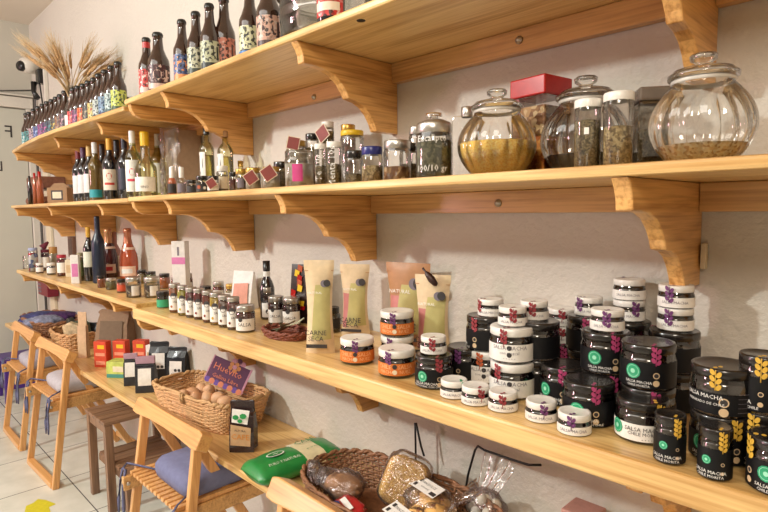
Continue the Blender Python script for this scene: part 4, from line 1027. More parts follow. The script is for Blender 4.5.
# dried meat bags
TANB = plain('kraft_pouch', (214, 190, 154), .45, bump=.12, bscale=40, coat=.2); TANB2 = plain('brown_pouch', (176, 128, 88), .45, bump=.12, bscale=40)
OLIVE = plain('olive_window', (186, 176, 116), .35, coat=.3, var=.12, vscale=25); PINKW = plain('rose_window', (190, 120, 116), .35, coat=.3)
def pouch(w, h, m, text, win=(.25, .95), tab=True, pink=False, dark=True, d=.022):
    def f(t):
        b = MB(); nx, nz = 10, 22; hw = w / 2
        def wd(v): return hw * (1 - .16 * math.sin(PI * min(1, max(0, v / .95))) ** 1.3 + (.03 if v > .9 else 0))
        def th(v): return d * (1 - v) ** .6 * (.35 + .65 * min(1, v * 6)) + .0015
        for sgn in (-1, 1):
            vs = []; fs = []
            for j in range(nz + 1):
                v = j / nz
                for i in range(nx + 1):
                    u = i / nx * 2 - 1
                    y = sgn * th(v) * (1 - abs(u) ** 2.5) + noise.noise(Vector((u * 2, v * 4, hash(text) % 7))) * .003 * (1 - v * .3)
                    vs.append((u * wd(v), y, v * h))
            for j in range(nz):
                for i in range(nx): a = j * (nx + 1) + i; q = (a, a + 1, a + nx + 2, a + nx + 1); fs.append(q if sgn < 0 else q[::-1])
            b.add(vs, fs, m, True)
        b.build('pouch_body', t)
        # front window following the belly
        def patchf(u0, u1f, v0, v1, mat, name, off):
            vs = []; fs = []; n = 12; k = 6
            for j in range(n + 1):
                v = v0 + (v1 - v0) * j / n; ua, ub = u1f(j / n)
                for i in range(k + 1):
                    u = ua + (ub - ua) * i / k
                    y = -th(v) * (1 - abs(u) ** 2.5) + noise.noise(Vector((u * 2, v * 4, hash(text) % 7))) * .003 * (1 - v * .3) - off
                    vs.append((u * wd(v), y, v * h))
            for j in range(n):
                for i in range(k): a = j * (k + 1) + i; fs.append((a, a + 1, a + k + 2, a + k + 1))
            MB().add(vs, fs, mat, True).build(name, t)
        patchf(0, lambda s: (-.5 + .3 * s ** 2, .86), .16, .74, OLIVE, 'window', .0012)
        if pink: patchf(0, lambda s: (-.92, -.55 + .22 * s), .12, .6, PINKW, 'side_panel', .0012)
        b = MB(); y = -d * .9
        if text:
            for i, s in enumerate(text.split()): b.text_flat(s, (-.08 * w, y - .0045, h * (.235 - .065 * i)), (1, 0, .0), (0, .1, .99), w * .225, TXT_D)
            b.box(-w * .40, w * .30, y - .0055, y - .005, h * .075, h * .115, TXT_D)
        b.build('print', t)
        b = MB(); b.text_flat('NATURAL', (-.10 * w, y * .72 - .006, h * .66), (1, 0, 0), (0, .1, .99), w * .11, TXT_W); b.build('small_print', t)
        b = MB(); b.add([(w * .3 + w * .12 * math.cos(2 * PI * k / 14) , -th(.76) - .003, h * .76 + w * .12 * math.sin(2 * PI * k / 14)) for k in range(14)], [tuple(range(14))], TXT_D)
        b.add([(w * .2 + w * .12 * math.cos(2 * PI * k / 14) , -th(.76) - .0025, h * .755 + w * .12 * math.sin(2 * PI * k / 14)) for k in range(14)], [tuple(range(14))], GREYP); b.build('round_seals', t)
        b = MB(); b.add([(w * .1 * math.cos(2 * PI * k / 12), -.0045, h * .93 + w * .045 * math.sin(2 * PI * k / 12)) for k in range(12)], [tuple(range(12))], TXT_D); b.box(-hw * 1.0, hw * 1.0, -.0035, -.003, h * .885, h * .892, TANB2); b.build('top_seal', t)
    return f
P = atZ(314, 354, ZS3)
stand('p1', pouch(.072, .225, TANB, 'CARNE SECA'), 'dried_meat_pouch', 'kraft pouch printed CARNE SECA standing at the front edge of the lower shelf', 'pouch', (P.x, P.y + .02), ZS3, face_cam(P, .75))
P = atY(356, 264, -.075)
stand('p2', pouch(.083, P.z - ZS3, TANB, 'CARNE SECA ', pink=True), 'dried_meat_pouch', 'kraft pouch with rose side panel near the wall, left of the orange-labelled stack', 'pouch', (P.x, -.08), ZS3, face_cam(P, .6))
P = atY(405, 263, -.07)
stand('p3', pouch(.125, P.z - ZS3, TANB2, 'CARNE SECA  ', pink=True), 'dried_meat_pouch', 'broad brown-topped pouch behind the orange-labelled stack', 'pouch', (P.x, -.06), ZS3, face_cam(P, .3))
P = atY(437, 274, -.10)
stand('p4', pouch(.085, P.z - ZS3, TANB, 'CARNE SECA   ', pink=True), 'dried_meat_pouch', 'kraft pouch with a dark ornament at its top corner, rightmost of the pouches', 'pouch', (P.x, -.115), ZS3, face_cam(P, .5))
P = atY(425, 277, -.155)
o = tag(MB().lathe([(0, -.022), (.006, -.018), (.009, -.002), (.006, .014), (.002, .02), (.003, .03), (0, .03)], plain('dark_seed', (52, 26, 22), .4, var=.3), 10).build('seed_pod', loc=(P.x, -.135, P.z - .005)), 'dark brown pod ornament leaning on the corner of a kraft pouch', 'ornament'); o.rotation_euler = (R(15), R(-38), 0)
# red-yellow-black snack packet behind the first pouch
P = atY(310, 264, -.06)
def snack(t):
    b = MB(); m1 = plain('snack_black', (40, 24, 22), .35, coat=.4); h = P.z - ZS3
    for s in (-1, 1):
        b.add([(-.05, 0, 0), (.05, 0, 0), (.046, s * .02, h * .5), (-.046, s * .02, h * .5), (-.052, 0, h), (.05, 0, h)], [(0, 1, 2, 3), (3, 2, 5, 4)] if s < 0 else [(3, 2, 1, 0), (4, 5, 2, 3)], m1, True)
    b.build('packet_body', t)
    b = MB(); rs2 = random.Random(2)
    for k in range(9):
        x, z = -.038 + rs2.random() * .03, h * (.25 + .08 * k); c = [RLID, YLID, ORAL][k % 3]
        y = -.021 * (z / (h * .5) if z < h * .5 else (2 - z / (h * .5))) - .002
        b.add([(x - .008, y, z), (x + .008, y, z - .004), (x + .012, y, z + .014), (x - .004, y, z + .02)], [(0, 1, 2, 3)], c)
    b.build('flame_print', t)
stand('snk', snack, 'snack_packet', 'black snack packet with red and yellow flames behind the front pouch', 'packet', (P.x, -.075), ZS3, face_cam(P, .35))
# dark jar right of first pouch
w3('dj', 332.5, 17, 307, 333, lambda r, h: jar(r, h, DARKJAM, BLID, TXT_D, .95, neck=.8, spots=[(-.5, .5, .35, WHITE)]), 'preserve_jar', 'small black jar with a white spot between two kraft pouches')
# seasonings: row of tall jars
SJ = [(175.5, 283.5, 313, (168, 92, 50), 'orange-brown contents, farthest'), (184, 285.5, 316, (190, 176, 60), 'yellow-green contents, second'), (192, 287.5, 318, (110, 34, 36), 'wine red contents, third'), (200, 288.5, 320, (120, 34, 40), 'cherry red contents, fourth'),
      (208.7, 290.5, 323, (130, 48, 32), 'rust red contents, fifth'), (217, 292.5, 325.5, (200, 160, 40), 'mustard yellow contents, sixth'), (225.3, 295, 328, (100, 56, 36), 'brown contents, seventh'), (234, 297, 330.5, (110, 40, 34), 'dark rust contents, eighth and nearest')]
for i, (cx, yt, yb, c, ds) in enumerate(SJ):
    def sj(r, h, c=c, i=i):
        m = plain('sauce_%d' % i, c, .2, coat=.5)
        def f(t):
            jar(r, h, m, SILVER, WHITE, .97, lid_h=.012, neck=.92, lab_z=(.12, .66), lab_a=1.5, spots=[(-.1, 1.02, .55, plain('charcoal_mark', (70, 64, 66), .5)), (-.5, .25, .22, m)])(t)
            b = MB(); b.text_cyl('SAL', r + .0014, .15, h * .38, .01, TXT_D); b.build('lettering', t)
        return f
    w3('sj%d' % i, cx, 11.8 if i < 5 else 13, yt, yb, sj, 'sauce_jar', 'tall silver-lidded jar, ' + ds + ' in the row', group='tall jars in a row on the lower shelf')
def lj(c, lid=SILVER, lab=WHITE, **k):
    m = plain('fill_%d_%d_%d' % c, c, .2, coat=.4)
    return lambda r, h: jar(r, h, m, lid, lab, .95, **k)
w3('q1', 246, 19.5, 305, 333, lj((88, 40, 34), lab_z=(.1, .66), text=['SALSA'], tsize=.014, spots=[(-.4, .95, .25, TXT_D)]), 'sauce_jar', 'wide dark red sauce jar at the near end of the tall jar row')
w3('q2', 276.5, 16, 296, 325, lj((70, 40, 40), lab_z=(.1, .66), text=['SALSA'], spots=[(-.3, 1.0, .25, TXT_D)]), 'sauce_jar', 'dark sauce jar with white label behind the herb basket, left one')
w3('q3', 292, 18, 297.5, 327, lj((66, 40, 40), lab_z=(.1, .66), text=['SALSA'], spots=[(-.3, 1.0, .25, TXT_D)]), 'sauce_jar', 'dark sauce jar with white label behind the herb basket, right one')
w3('q4', 268, 12.5, 287, 320, lj((60, 34, 34), lab_z=(.1, .62), spots=[(.2, .4, .4, TXT_D)]), 'sauce_jar', 'taller dark sauce jar left of the pair behind the herb basket')
w3('q5', 246.5, 12, 285, 308, lj((110, 44, 34)), 'sauce_jar', 'sauce jar with silver lid in the back row by the white packet')
w3('q6', 232, 12, 284, 305, lj((150, 120, 60), GLID), 'sauce_jar', 'jar with gold lid in the back row of the lower shelf')
w3('q7', 219, 11.5, 281.5, 303, lj((120, 46, 40)), 'sauce_jar', 'red jar with silver lid in the back row, left of the gold-lidded one')
w3('q8', 206, 12, 286, 303, lj((60, 50, 44), BLID), 'sauce_jar', 'dark-lidded jar in the back row behind the tall jars')
w3('q9', 187, 13, 273.5, 297, lj((130, 60, 44)), 'sauce_jar', 'brownish jar with silver lid under the white box, back row')
w3('q10', 176, 9, 275, 297, lj((150, 100, 80)), 'sauce_jar', 'pale jar with silver lid left under the white box, back row')
P = atY(266.5, 269, -.11)
stand('dkb', lambda t: (MB().lathe([(0, 0), (.022, 0), (.024, .006), (.024, .10), (.018, .12), (.0105, .135), (.0105, .17), (0, .17)], DARKG, 16).build('bottle_body', t), MB().lathe([(.0115, .155), (.0115, .186), (0, .187)], BLACK, 12).build('cap', t), MB().patch(.0112, -PI, PI, .137, .153, WHITE, 12).build('neck_label', t)), 'sauce_bottle', 'dark sauce bottle with black cap and white neck label behind the sauce jars', 'bottle', (P.x, -.11), ZS3)
P = atY(243, 272, -.06)
t = thing('white_packet', 'white paper packet with pinkish print leaning on the wall behind the jars', 'packet', (P.x, -.055, ZS3), face_cam(P, .3))
h = P.z - ZS3
MB().prism([(-.03, 0), (.02, 0), (.004, h), (-.003, h + .004)], -.045, .045, 0, plain('glossy_white', (222, 218, 214), .35, bump=.2, bscale=30)).build('packet_body', t)
MB().add([(-.035, -.0318 + .000, h * .1), (.035, -.0318, h * .1), (.03, -.0155, h * .72), (-.035, -.0155, h * .68)], [(0, 1, 2, 3)], plain('salmon_print', (206, 140, 120), .5)).build('print', t)
P = atY(180, 241, -.10)
t = thing('white_box', 'tall white and pink product box standing behind the far jars', 'box', (P.x, -.10, ZS3), face_cam(P, .6))
h = P.z - ZS3
MB().box(-.028, .028, -.02, .02, 0, h, plain('glossy_white', (222, 218, 214), .35)).build('box_body', t, bevel=.002)
MB().box(-.0281, .0281, -.0208, -.0202, h * .60, h * .72, plain('pink_print', (206, 120, 170), .5)).build('pink_band', t); MB().box(-.004, .004, -.0208, -.0202, h * .75, h * .9, GREYP).build('print', t)
# green-labelled dark jar and glass jars
w3('gj', 164, 14, 291, 308.5, lambda r, h: jar(r, h, DARKJAM, BLID, plain('green_label', (56, 160, 116), .45), .95, lid_h=.016, neck=.96, lab_z=(.1, .7), lab_a=2.6), 'preserve_jar', 'dark jar with plain green label near the seam of the lower shelf')
Z3 = ZS3B
def v3(*a, **k): return w3(*a, z=Z3, **k)
for i, (cx, w, ds) in enumerate([(134, 15.5, 'left of the pair'), (152.5, 16, 'right of the pair')]):
    v3('lg%d' % i, cx, w, 277, 298, lambda r, h: jar(r, h, speck('mixed_pickle', [(90, 60, 40), (150, 130, 90), (60, 40, 30), (180, 160, 120)], 60), SILVER, None, .75, neck=.96, lab_z=(.15, .7)), 'storage_jar', 'large clear jar with silver lid and white card label, ' + ds)
    lb = COL.objects[-1]
    par = LB = None
for o in [o for o in COL.objects if o.get('label', '').startswith('large clear jar with silver lid and white card')]:
    gb = [c for c in o.children if c.name.startswith('glass_body')][0]; r = max(v.co.x for v in gb.data.vertices); hh = max(v.co.z for v in gb.data.vertices)
    MB().patch(r + .0006, -.1, 1.0, hh * .12, hh * .66, WHITE, 8).build('label', o)
v3('oj1', 101.5, 8, 275.5, 288, lj((190, 100, 60), BLID, None), 'preserve_jar', 'small orange preserve jar below the first sparkling wine bottle')
v3('oj2', 111.5, 11, 278, 290, lj((110, 106, 50), SILVER, None), 'preserve_jar', 'small green olive jar between two orange preserve jars')
v3('oj3', 122, 9.5, 279, 293, lj((186, 70, 40), BLID, plain('red_orange_label', (200, 84, 56), .5)), 'preserve_jar', 'small jar with reddish-orange label left of the large clear jars')
v3('oj4', 165, 11, 273.5, 289, lj((196, 104, 54), BLID, None), 'preserve_jar', 'orange jar with black lid behind the green-labelled one')
v3('oj5', 142, 10, 270, 284, lj((150, 130, 80), BLID, None), 'preserve_jar', 'pale jar with black lid behind the clear jar pair, left')
v3('oj6', 151.5, 10, 271.5, 284, lj((130, 140, 90), BLID, None), 'preserve_jar', 'pale jar with black lid behind the clear jar pair, right')
# wine bottles on the far lower board
P = on_shelf(90.5, 281.5, Z3, .026)
stand('x1', wine(DARKG, (196, 150, 50), (216, 218, 200), h=.262, r=.026, lab_z=(.08, .165)), 'wine_bottle', 'dark wine bottle with gold neck and pale label on the lower shelf', 'bottle', P, Z3)
P = on_shelf(100, 283.5, Z3, .028)
stand('x2', wine(plain('blue_black_glass', (24, 34, 54), .3), (24, 34, 54), None, h=.315, r=.029), 'tall_bottle', 'tall unlabelled blue-black bottle on the lower shelf', 'bottle', P, Z3)
P = atY(107.5, 230, -.095)
stand('x3', sparkling(plain('dark_rose_glass', (70, 26, 30), .08, coat=.6), (190, 140, 100), (226, 196, 176), (180, 40, 50), h=.25), 'sparkling_wine_bottle', 'dark red sparkling wine bottle with copper foil, left one', 'bottle', P, Z3)
P = atY(127, 228, -.075)
stand('x4', sparkling(plain('rose_glass', (196, 92, 60), .08, coat=.6, trans=.3), (186, 120, 92), (232, 196, 176), (230, 230, 230), h=.255), 'sparkling_wine_bottle', 'orange-pink sparkling wine bottle with copper foil, right one', 'bottle', P, Z3)
P = atY(116.5, 240, -.05)
stand('x5', lambda t: (MB().lathe([(0, 0), (.024, 0), (.026, .005), (.026, .14), (.012, .17), (.011, .23), (0, .235)], plain('dusky_pink_glass', (170, 116, 104), .2, coat=.4), 16).build('bottle_body', t), MB().patch(.0265, -1.5, 1.5, .03, .11, CREAM, 8).build('label', t)), 'spirit_bottle', 'slim dusky pink bottle standing between and behind the sparkling wines', 'bottle', (P.x, -.06), Z3)
# far end cluster
def bx(w, d_, h_, m, m2=None):
    def f(t):
        MB().box(-w / 2, w / 2, -d_ / 2, d_ / 2, 0, h_, m).build('box_body', t, bevel=.003)
        if m2: MB().box(-w * .36, w * .36, -d_ / 2 - .0008, -d_ / 2 - .0003, h_ * .25, h_ * .7, m2).build('label', t)
    return f
v3('z1', 23, 8, 255, 268, lambda r, h: jar(r, h, None, GLASS), 'storage_jar', 'empty clear glass jar at the very far end of the lower shelf')
v3('z2', 34, 10, 248, 272, lambda r, h: jar(r, h, speck('wrapped_sweets', [(196, 50, 50), (220, 220, 226), (70, 90, 150), (230, 220, 210)], 45), plain('pale_blue_lid', (150, 160, 190), .4), None, .9), 'storage_jar', 'clear jar of red, white and blue wrapped sweets at the far end')
v3('z3', 46, 9, 246, 271, lambda r, h: (lambda t: (jar(r, h * .85, plain('plum_jam', (76, 30, 44), .3), plain('plum_cloth', (96, 26, 44), .8), WHITE, .95)(t), MB().tube([(0, 0, h * .85), (-.01, 0, h * .95), (.02, 0, h * 1.15)], [.012, .02, .006], plain('plum_cloth', (96, 26, 44), .8), 8).build('cloth_bow', t))), 'preserve_jar', 'plum-coloured jar with a burgundy cloth bow on top')
v3('z4', 54, 9, 247, 268, lambda r, h: jar(r, h, plain('pale_cream_fill', (206, 200, 176), .5), plain('ochre_lid', (176, 130, 70), .5), None, .95, lid_h=h * .3), 'preserve_jar', 'pale jar with thick ochre lid at the far end')
v3('z5', 40, 8, 263, 273.5, lj((120, 80, 70), WLID), 'preserve_jar', 'low white-lidded jar in front at the far end, left one')
v3('z6', 51.5, 9, 263, 275, lj((150, 150, 150), WLID), 'preserve_jar', 'low white-labelled jar in front at the far end, right one')
v3('z7', 62.5, 10, 255, 276.5, lj((110, 30, 44), plain('crimson_lid', (170, 40, 60), .4)), 'preserve_jar', 'burgundy jar with crimson lid and white label')
P = on_shelf(71, 277, Z3, .02)
stand('z8', bx(.04, .04, .09, CREAM, TAN), 'carton', 'narrow cream carton right of the burgundy jar', 'carton', P, Z3)
P = on_shelf(76.5, 284, Z3, .02)
stand('z9', bx(.036, .03, .135, plain('glossy_white', (222, 218, 214), .35), plain('pink_print', (206, 120, 170), .5)), 'carton', 'tall glossy white carton left of the dark wine bottle', 'carton', P, Z3)
v3('z10', 81.5, 7, 253, 281, lj((110, 110, 60), plain('mesh_lid', (150, 140, 110), .6), plain('green_pattern', (110, 118, 70), .6, var=.5, vscale=150)), 'storage_jar', 'slim jar with green patterned wrap beside the dark wine bottle')
# maroon box fixed under the far shelf
P = atY(45, 287, -.06)
t = thing('coin_box', 'maroon and grey box with pale stripes on the wall just below the far lower shelf', 'box', (P.x, -.04, P.z - .06))
MB().box(-.13, .12, -.035, .035, 0, .115, plain('maroon_paint', (126, 28, 46), .4)).build('box_body', t, bevel=.004)
b = MB()
for k in range(4): b.box(-.125, -.03, -.0365, -.0355, .02 + k * .024, .032 + k * .024, GREYP)
b.build('stripes', t)
# herb basket
def weave(t, pl, zs, prof, mat, rad_=.003, amp=.004, stakes=36, name='woven_wall', n=None, rim=.007, rmat=None, basem=None, handle_z=None):
    """pl(a) gives the unit plan outline, prof(z) its scale; strands run in and out of upright stakes"""
    n = n or stakes * 3; b = MB()
    for j, z in enumerate(zs):
        pts = []
        for i in range(n):
            a = 2 * PI * i / n; x, y = pl(a); k = prof(z); l = math.hypot(x, y)
            o = amp * math.sin(a * stakes / 2 + (PI if j % 2 else 0))
            pts.append((x * k * (1 + o / l), y * k * (1 + o / l), z + .0012 * math.sin(5 * a + j)))
        b.tube(pts, rad_, mat, 5, closed=True)
    for i in range(stakes):
        a = 2 * PI * (i + .5) / stakes; x, y = pl(a)
        b.tube([(x * prof(z), y * prof(z), z) for z in (zs[0], (zs[0] + zs[-1]) / 2, zs[-1])], rad_ * .9, mat, 5)
    b.build(name, t)
    b = MB(); zt = zs[-1] + rim * .6
    for s in (0, PI):
        pts = []
        for i in range(n):
            a = 2 * PI * i / n; x, y = pl(a); k = prof(zs[-1]); q = a * stakes + s; l = math.hypot(x, y)
            pts.append((x * k * (1 + .5 * rim * math.cos(q / 2) / l), y * k * (1 + .5 * rim * math.cos(q / 2) / l), zt + .5 * rim * math.sin(q / 2)))
        b.tube(pts, rim * .62, rmat or mat, 6, closed=True)
    b.build('rim', t)
    b = MB(); k = prof(zs[0]) * .99; m_ = 32
    b.prism([(pl(2 * PI * i / m_)[0] * k, pl(2 * PI * i / m_)[1] * k) for i in range(m_)], .0005, .005, 2, basem or mat); b.build('base', t)
def ell(a_, b_, p=2.0):
    def f(a):
        c, s = math.cos(a), math.sin(a); return (a_ * abs(c) ** (2 / p) * (1 if c > 0 else -1), b_ * abs(s) ** (2 / p) * (1 if s > 0 else -1))
    return f
WICK_D = plain('dark_wicker', (124, 66, 48), .6, var=.25, vscale=120); WICK = plain('honey_wicker', (206, 160, 112), .55, var=.22, vscale=90); WICK_B = plain('brown_wicker', (140, 96, 66), .55, var=.3, vscale=90); RIMW = plain('wicker_rim', (196, 156, 108), .55, var=.15, vscale=60)
P = (atZ(247, 336, ZS3) + atZ(302, 344, ZS3)) / 2
t = thing('herb_basket', 'shallow oval dark red-brown basket at the front of the lower shelf', 'basket', (P.x - .01, P.y + .045, ZS3))
weave(t, ell(.088, .052), [.005 + .005 * i for i in range(3)], lambda z: .84 + z * 6, WICK_D, .003, .002, 28, rim=.006)
LEAFD = plain('dried_leaf', (160, 160, 132), .8, var=.3, vscale=60)
for i, (x, y, a, L) in enumerate([(-.03, -.01, .5, .07), (.005, .012, .9, .085), (.03, -.012, .2, .06)]):
    b = MB(); vs = []; fs = []; n = 8
    for j in range(n + 1):
        s = j / n; w_ = .017 * math.sin(PI * min(1, s * .97 + .03)) + .001; lx = (s - .5) * L
        vs += [(lx, -w_, .004 * math.sin(s * 6)), (lx, 0, -.005), (lx, w_, .004 * math.cos(s * 5))]
    for j in range(n):
        for k in range(2): q = 3 * j + k; fs.append((q, q + 1, q + 4, q + 3))
    b.add(vs, fs, LEAFD, True)
    o = b.build('dried_leaf', loc=(t.location.x + x, t.location.y + y, ZS3 + .020 + .012 * i)); o.rotation_euler = (0, R(-25), a)
    tag(o, ['left dried grey-green leaf lying in the small dark basket', 'longest dried grey-green leaf, upright in the small dark basket', 'right dried grey-green leaf in the small dark basket'][i], 'leaf', 'dried leaves in the small basket')
# ------------------------------------------------------------------ counter: far to near
P = atZ(50, 333, ZB)
t = thing('wicker_tray', 'dark brown wicker tray of fabric goods at the far end of the counter', 'basket', (-3.95, -.155, ZB))
weave(t, ell(.26, .13, 3), [.01 + .012 * i for i in range(7)], lambda z: .86 + z * 1.8, WICK_B, .006, .004, 30, rim=.012)
for i, (x, y, c, ds) in enumerate([(-.1, -.03, (60, 64, 110), 'navy patterned cloth bundle in the far wicker tray'), (.08, -.05, (130, 136, 160), 'pale blue patterned cloth bundle in the far wicker tray'), (.0, .05, (70, 40, 90), 'purple patterned cloth bundle in the far wicker tray')]):
    b = MB(); b.lathe([(0, 0), (.09, .0), (.11, .02), (.10, .045), (.05, .06), (0, .058)], plain('patterned_cloth_%d' % i, c, .9, var=.6, vscale=50), 20, rib=lambda a, z: 1 + .15 * math.sin(5 * a + z * 60))
    tag(b.build('cloth_bundle', loc=(-3.95 + x, -.155 + y, ZB + .055)), ds, 'cloth', 'cloth goods in the far tray')
t = thing('wicker_basket', 'honey-coloured wicker basket behind the chair rails, left of the tall paper packet', 'basket', (-3.42, -.15, ZB))
weave(t, ell(.17, .12, 3), [.008 + .0105 * i for i in range(8)], lambda z: .84 + z * 1.6, WICK, .005, .004, 28, rim=.01)
for i, (x, y, c, ds) in enumerate([(-.06, 0, (56, 60, 52), 'dark green packet in the honey-coloured basket'), (.04, .03, (72, 80, 62), 'grey-green packet in the honey-coloured basket'), (.09, -.03, (196, 176, 140), 'cream packet in the honey-coloured basket')]):
    b = MB(); b.prism([(-.05, 0), (.05, 0), (.045, .1), (.0, .125), (-.045, .11)], -.015, .015, 1, plain('packet_paint_%d' % i, c, .5, var=.4, vscale=40))
    o = tag(b.build('goods_packet', loc=(-3.42 + x, -.15 + y, ZB + .03), bevel=.004), ds, 'packet', 'packets in the honey-coloured basket'); o.rotation_euler = (R(8), R(8 - 8 * i), R(20 * i))
def bagm(w, d_, h_, m, fold=.12, lab=None, labz=(.15, .6), labw=.36, crest=None, text=None, foldm=None):
    """gusseted paper or foil bag with pinched, folded top"""
    def f(t):
        b = MB(); rows = [(0, 1, 1), (.04, 1.0, 1.02), (.4, 1.02, .98), (.72, 1.0, .7), (1 - fold, .98, .22), (1 - fold * .5, .99, .16), (1, 1.0, .12)]
        vs = []; fs = []; pl = [(-1, -1), (-.5, -1.06), (0, -1.08), (.5, -1.06), (1, -1), (.86, 0), (1, 1), (0, 1.04), (-1, 1), (-.86, 0)]; n = len(pl)
        for j, (v, kx, ky) in enumerate(rows):
            for i, (x, y) in enumerate(pl): vs.append((x * kx * w / 2 + noise.noise(Vector((i, j * 1.3, w * 90))) * w * .07, y * ky * d_ / 2, v * h_ + (noise.noise(Vector((i * .7, j, 3))) * h_ * .03 if v > .5 else 0)))
        for j in range(len(rows) - 1):
            for i in range(n): fs.append((j * n + i, j * n + (i + 1) % n, (j + 1) * n + (i + 1) % n, (j + 1) * n + i))
        fs.append(tuple(range(n))[::-1]); fs.append(tuple((len(rows) - 1) * n + k for k in range(n)))
        b.add(vs, fs, m, False); b.build('bag_body', t, bevel=.0015)
        if foldm: MB().box(-w * .5, w * .5, -d_ * .16, d_ * .16, h_ * (1 - fold * .8), h_ * 1.015, foldm).build('folded_top', t, bevel=.002)
        if lab:
            b = MB(); z0, z1 = h_ * labz[0], h_ * labz[1]
            def yy(z): return -d_ / 2 * (1.09 if z < h_ * .4 else 1.09 - .3 * (z / h_ - .4) / .32) - .0016
            zs = [z0, min(z1, h_ * .4), z1] if z1 > h_ * .4 else [z0, z1]
            for a, c in zip(zs, zs[1:]): b.add([(-w * labw, yy(a), a), (w * labw, yy(a), a), (w * labw, yy(c), c), (-w * labw, yy(c), c)], [(0, 1, 2, 3)], lab)
            if crest:
                for sx in (-.1, .1): b.add([(w * (.1 + sx) + w * .08 * math.cos(2 * PI * k / 10), yy(h_ * .36) - .001, h_ * .36 + w * .08 * math.sin(2 * PI * k / 10)) for k in range(10)], [tuple(range(10))], crest)
            if text: b.text_flat(text, (-w * .05, yy(h_ * .25) - .001, h_ * .25), (1, 0, 0), (0, 0, 1), w * .17, TXT_D)
            b.build('label', t)
    return f
KR = plain('kraft_paper', (140, 112, 86), .75, bump=.2, bscale=40); KRD = plain('dark_kraft_paper', (112, 92, 70), .7, bump=.25, bscale=30); PALE = plain('pale_kraft', (206, 172, 136), .7, bump=.2, bscale=30)
FOIL = plain('black_foil', (34, 36, 42), .35, bump=.3, bscale=40, coat=.2)
P = atZ(86, 360, ZB); 
stand('pk1', bagm(.045, .03, .235, PALE, .3), 'paper_packet', 'tall narrow tan paper packet left of the orange tea boxes', 'packet', (P.x - .06, P.y + .01), ZB, R(40))
P = atY(97, 322, -.06)
stand('pk2', bagm(.10, .05, P.z - ZB, FOIL, .12, lab=plain('brown_label', (110, 74, 60), .6), labz=(.1, .4)), 'coffee_bag', 'dark bag with brown lower label between tan packet and big kraft bag', 'bag', (P.x, -.08), ZB, R(40))
P = atY(116, 312, -.09)
stand('kb', bagm(.17, .09, P.z - ZB + .01, KR, .08, lab=KRD, labz=(.04, .80), labw=.36), 'paper_bag', 'large kraft paper bag with dark window on the counter', 'bag', (P.x, -.095), ZB, R(38))
ORB = plain('tea_box_red', (206, 74, 46), .5); ORB2 = plain('tea_box_pale', (230, 150, 120), .5)
def teabox(t):
    MB().box(-.033, .033, -.02, .02, 0, .125, ORB).build('box_body', t, bevel=.0015)
    MB().box(-.034, -.0332, -.018, .018, .01, .115, ORB2).build('side_panel', t); b = MB(); b.box(-.012, .024, -.0208, -.0203, .09, .108, YLID); b.box(-.024, .026, -.0208, -.0203, .055, .07, ORB2); b.box(-.024, .026, -.0208, -.0203, .012, .03, ORB2)  # paler left panel: the lit side of the box put into its colour
    b.spot(.0205, 0, .085, .0, ORB2); b.build('print', t)
for i, (cx, yb, ds) in enumerate([(99, 367, 'orange-red tea box nearest the front edge, left one'), (121.5, 359, 'orange-red tea box in the middle, left of the foil bags'), (141, 351, 'orange-red tea box farthest back with yellow spot')]):
    P = atZ(cx, yb, ZB); P = Vector((P.x, min(P.y + .02, -.03), 0))
    if i: P = Vector((atY(cx, yb - 10, [-.2, -.13, -.06][i]).x, [-.2, -.13, -.06][i], 0))
    inst('teabox', teabox, 'tea_box', ds, 'box', (P.x, P.y, ZB), R(35), 'orange-red boxes on the counter')
P = atZ(116, 378, ZB)
t = thing('green_box', 'low green and yellow tea box lying on the counter front', 'box', (P.x + .0, P.y + .035, ZB), R(38))
MB().box(-.062, .062, -.035, .035, 0, .075, plain('lime_box', (186, 196, 96), .5, var=.25, vscale=40)).build('box_body', t, bevel=.0015)
MB().box(-.061, .061, -.0357, -.0352, .003, .02, plain('teal_print', (70, 140, 130), .5)).build('teal_band', t); MB().box(-.03, .02, -.0359, -.0353, .03, .055, CREAM).build('label', t); MB().box(.0622, .0627, -.02, .02, .02, .05, plain('leaf_print', (90, 140, 50), .5)).build('leaf_print', t)
PKF = plain('pink_fold', (176, 140, 156), .45, bump=.3, bscale=60)
P = on_shelf(132, 386, ZB, .025)
stand('cb1', bagm(.055, .045, .135, FOIL, .2, lab=WHITE, labz=(.3, .75), foldm=PKF), 'coffee_bag', 'small black coffee bag with pink folded top, left of the two at the front', 'bag', P, ZB)
P = on_shelf(147, 393, ZB, .03)
stand('cb2', bagm(.075, .055, .145, FOIL, .24, lab=WHITE, labz=(.22, .70), foldm=PKF, labw=.34), 'coffee_bag', 'larger black coffee bag with pink folded top, right of the two at the front', 'bag', P, ZB)
P = atZ(161, 378, ZB)
stand('cb3', bagm(.085, .05, .165, FOIL, .12, lab=WHITE, labz=(.3, .72), labw=.33, crest=TXT_D), 'coffee_bag', 'black coffee bag with white label behind the front pair', 'bag', (P.x, min(P.y, -.05)), ZB, R(48))
P = atZ(181, 378, ZB)
stand('cb4', bagm(.085, .05, .15, FOIL, .1, lab=WHITE, labz=(.1, .62), labw=.33, crest=TXT_D, text='CAFE'), 'coffee_bag', 'black coffee bag with two dark round marks on its label, by the egg basket', 'bag', (P.x + .03, -.045), ZB, R(38))
P = atY(151, 350, -.045)
stand('wp', bx(.05, .03, .11, WHITE, TAN), 'carton', 'small white carton behind the pink-folded coffee bags', 'carton', (P.x, -.04), ZB, R(30))
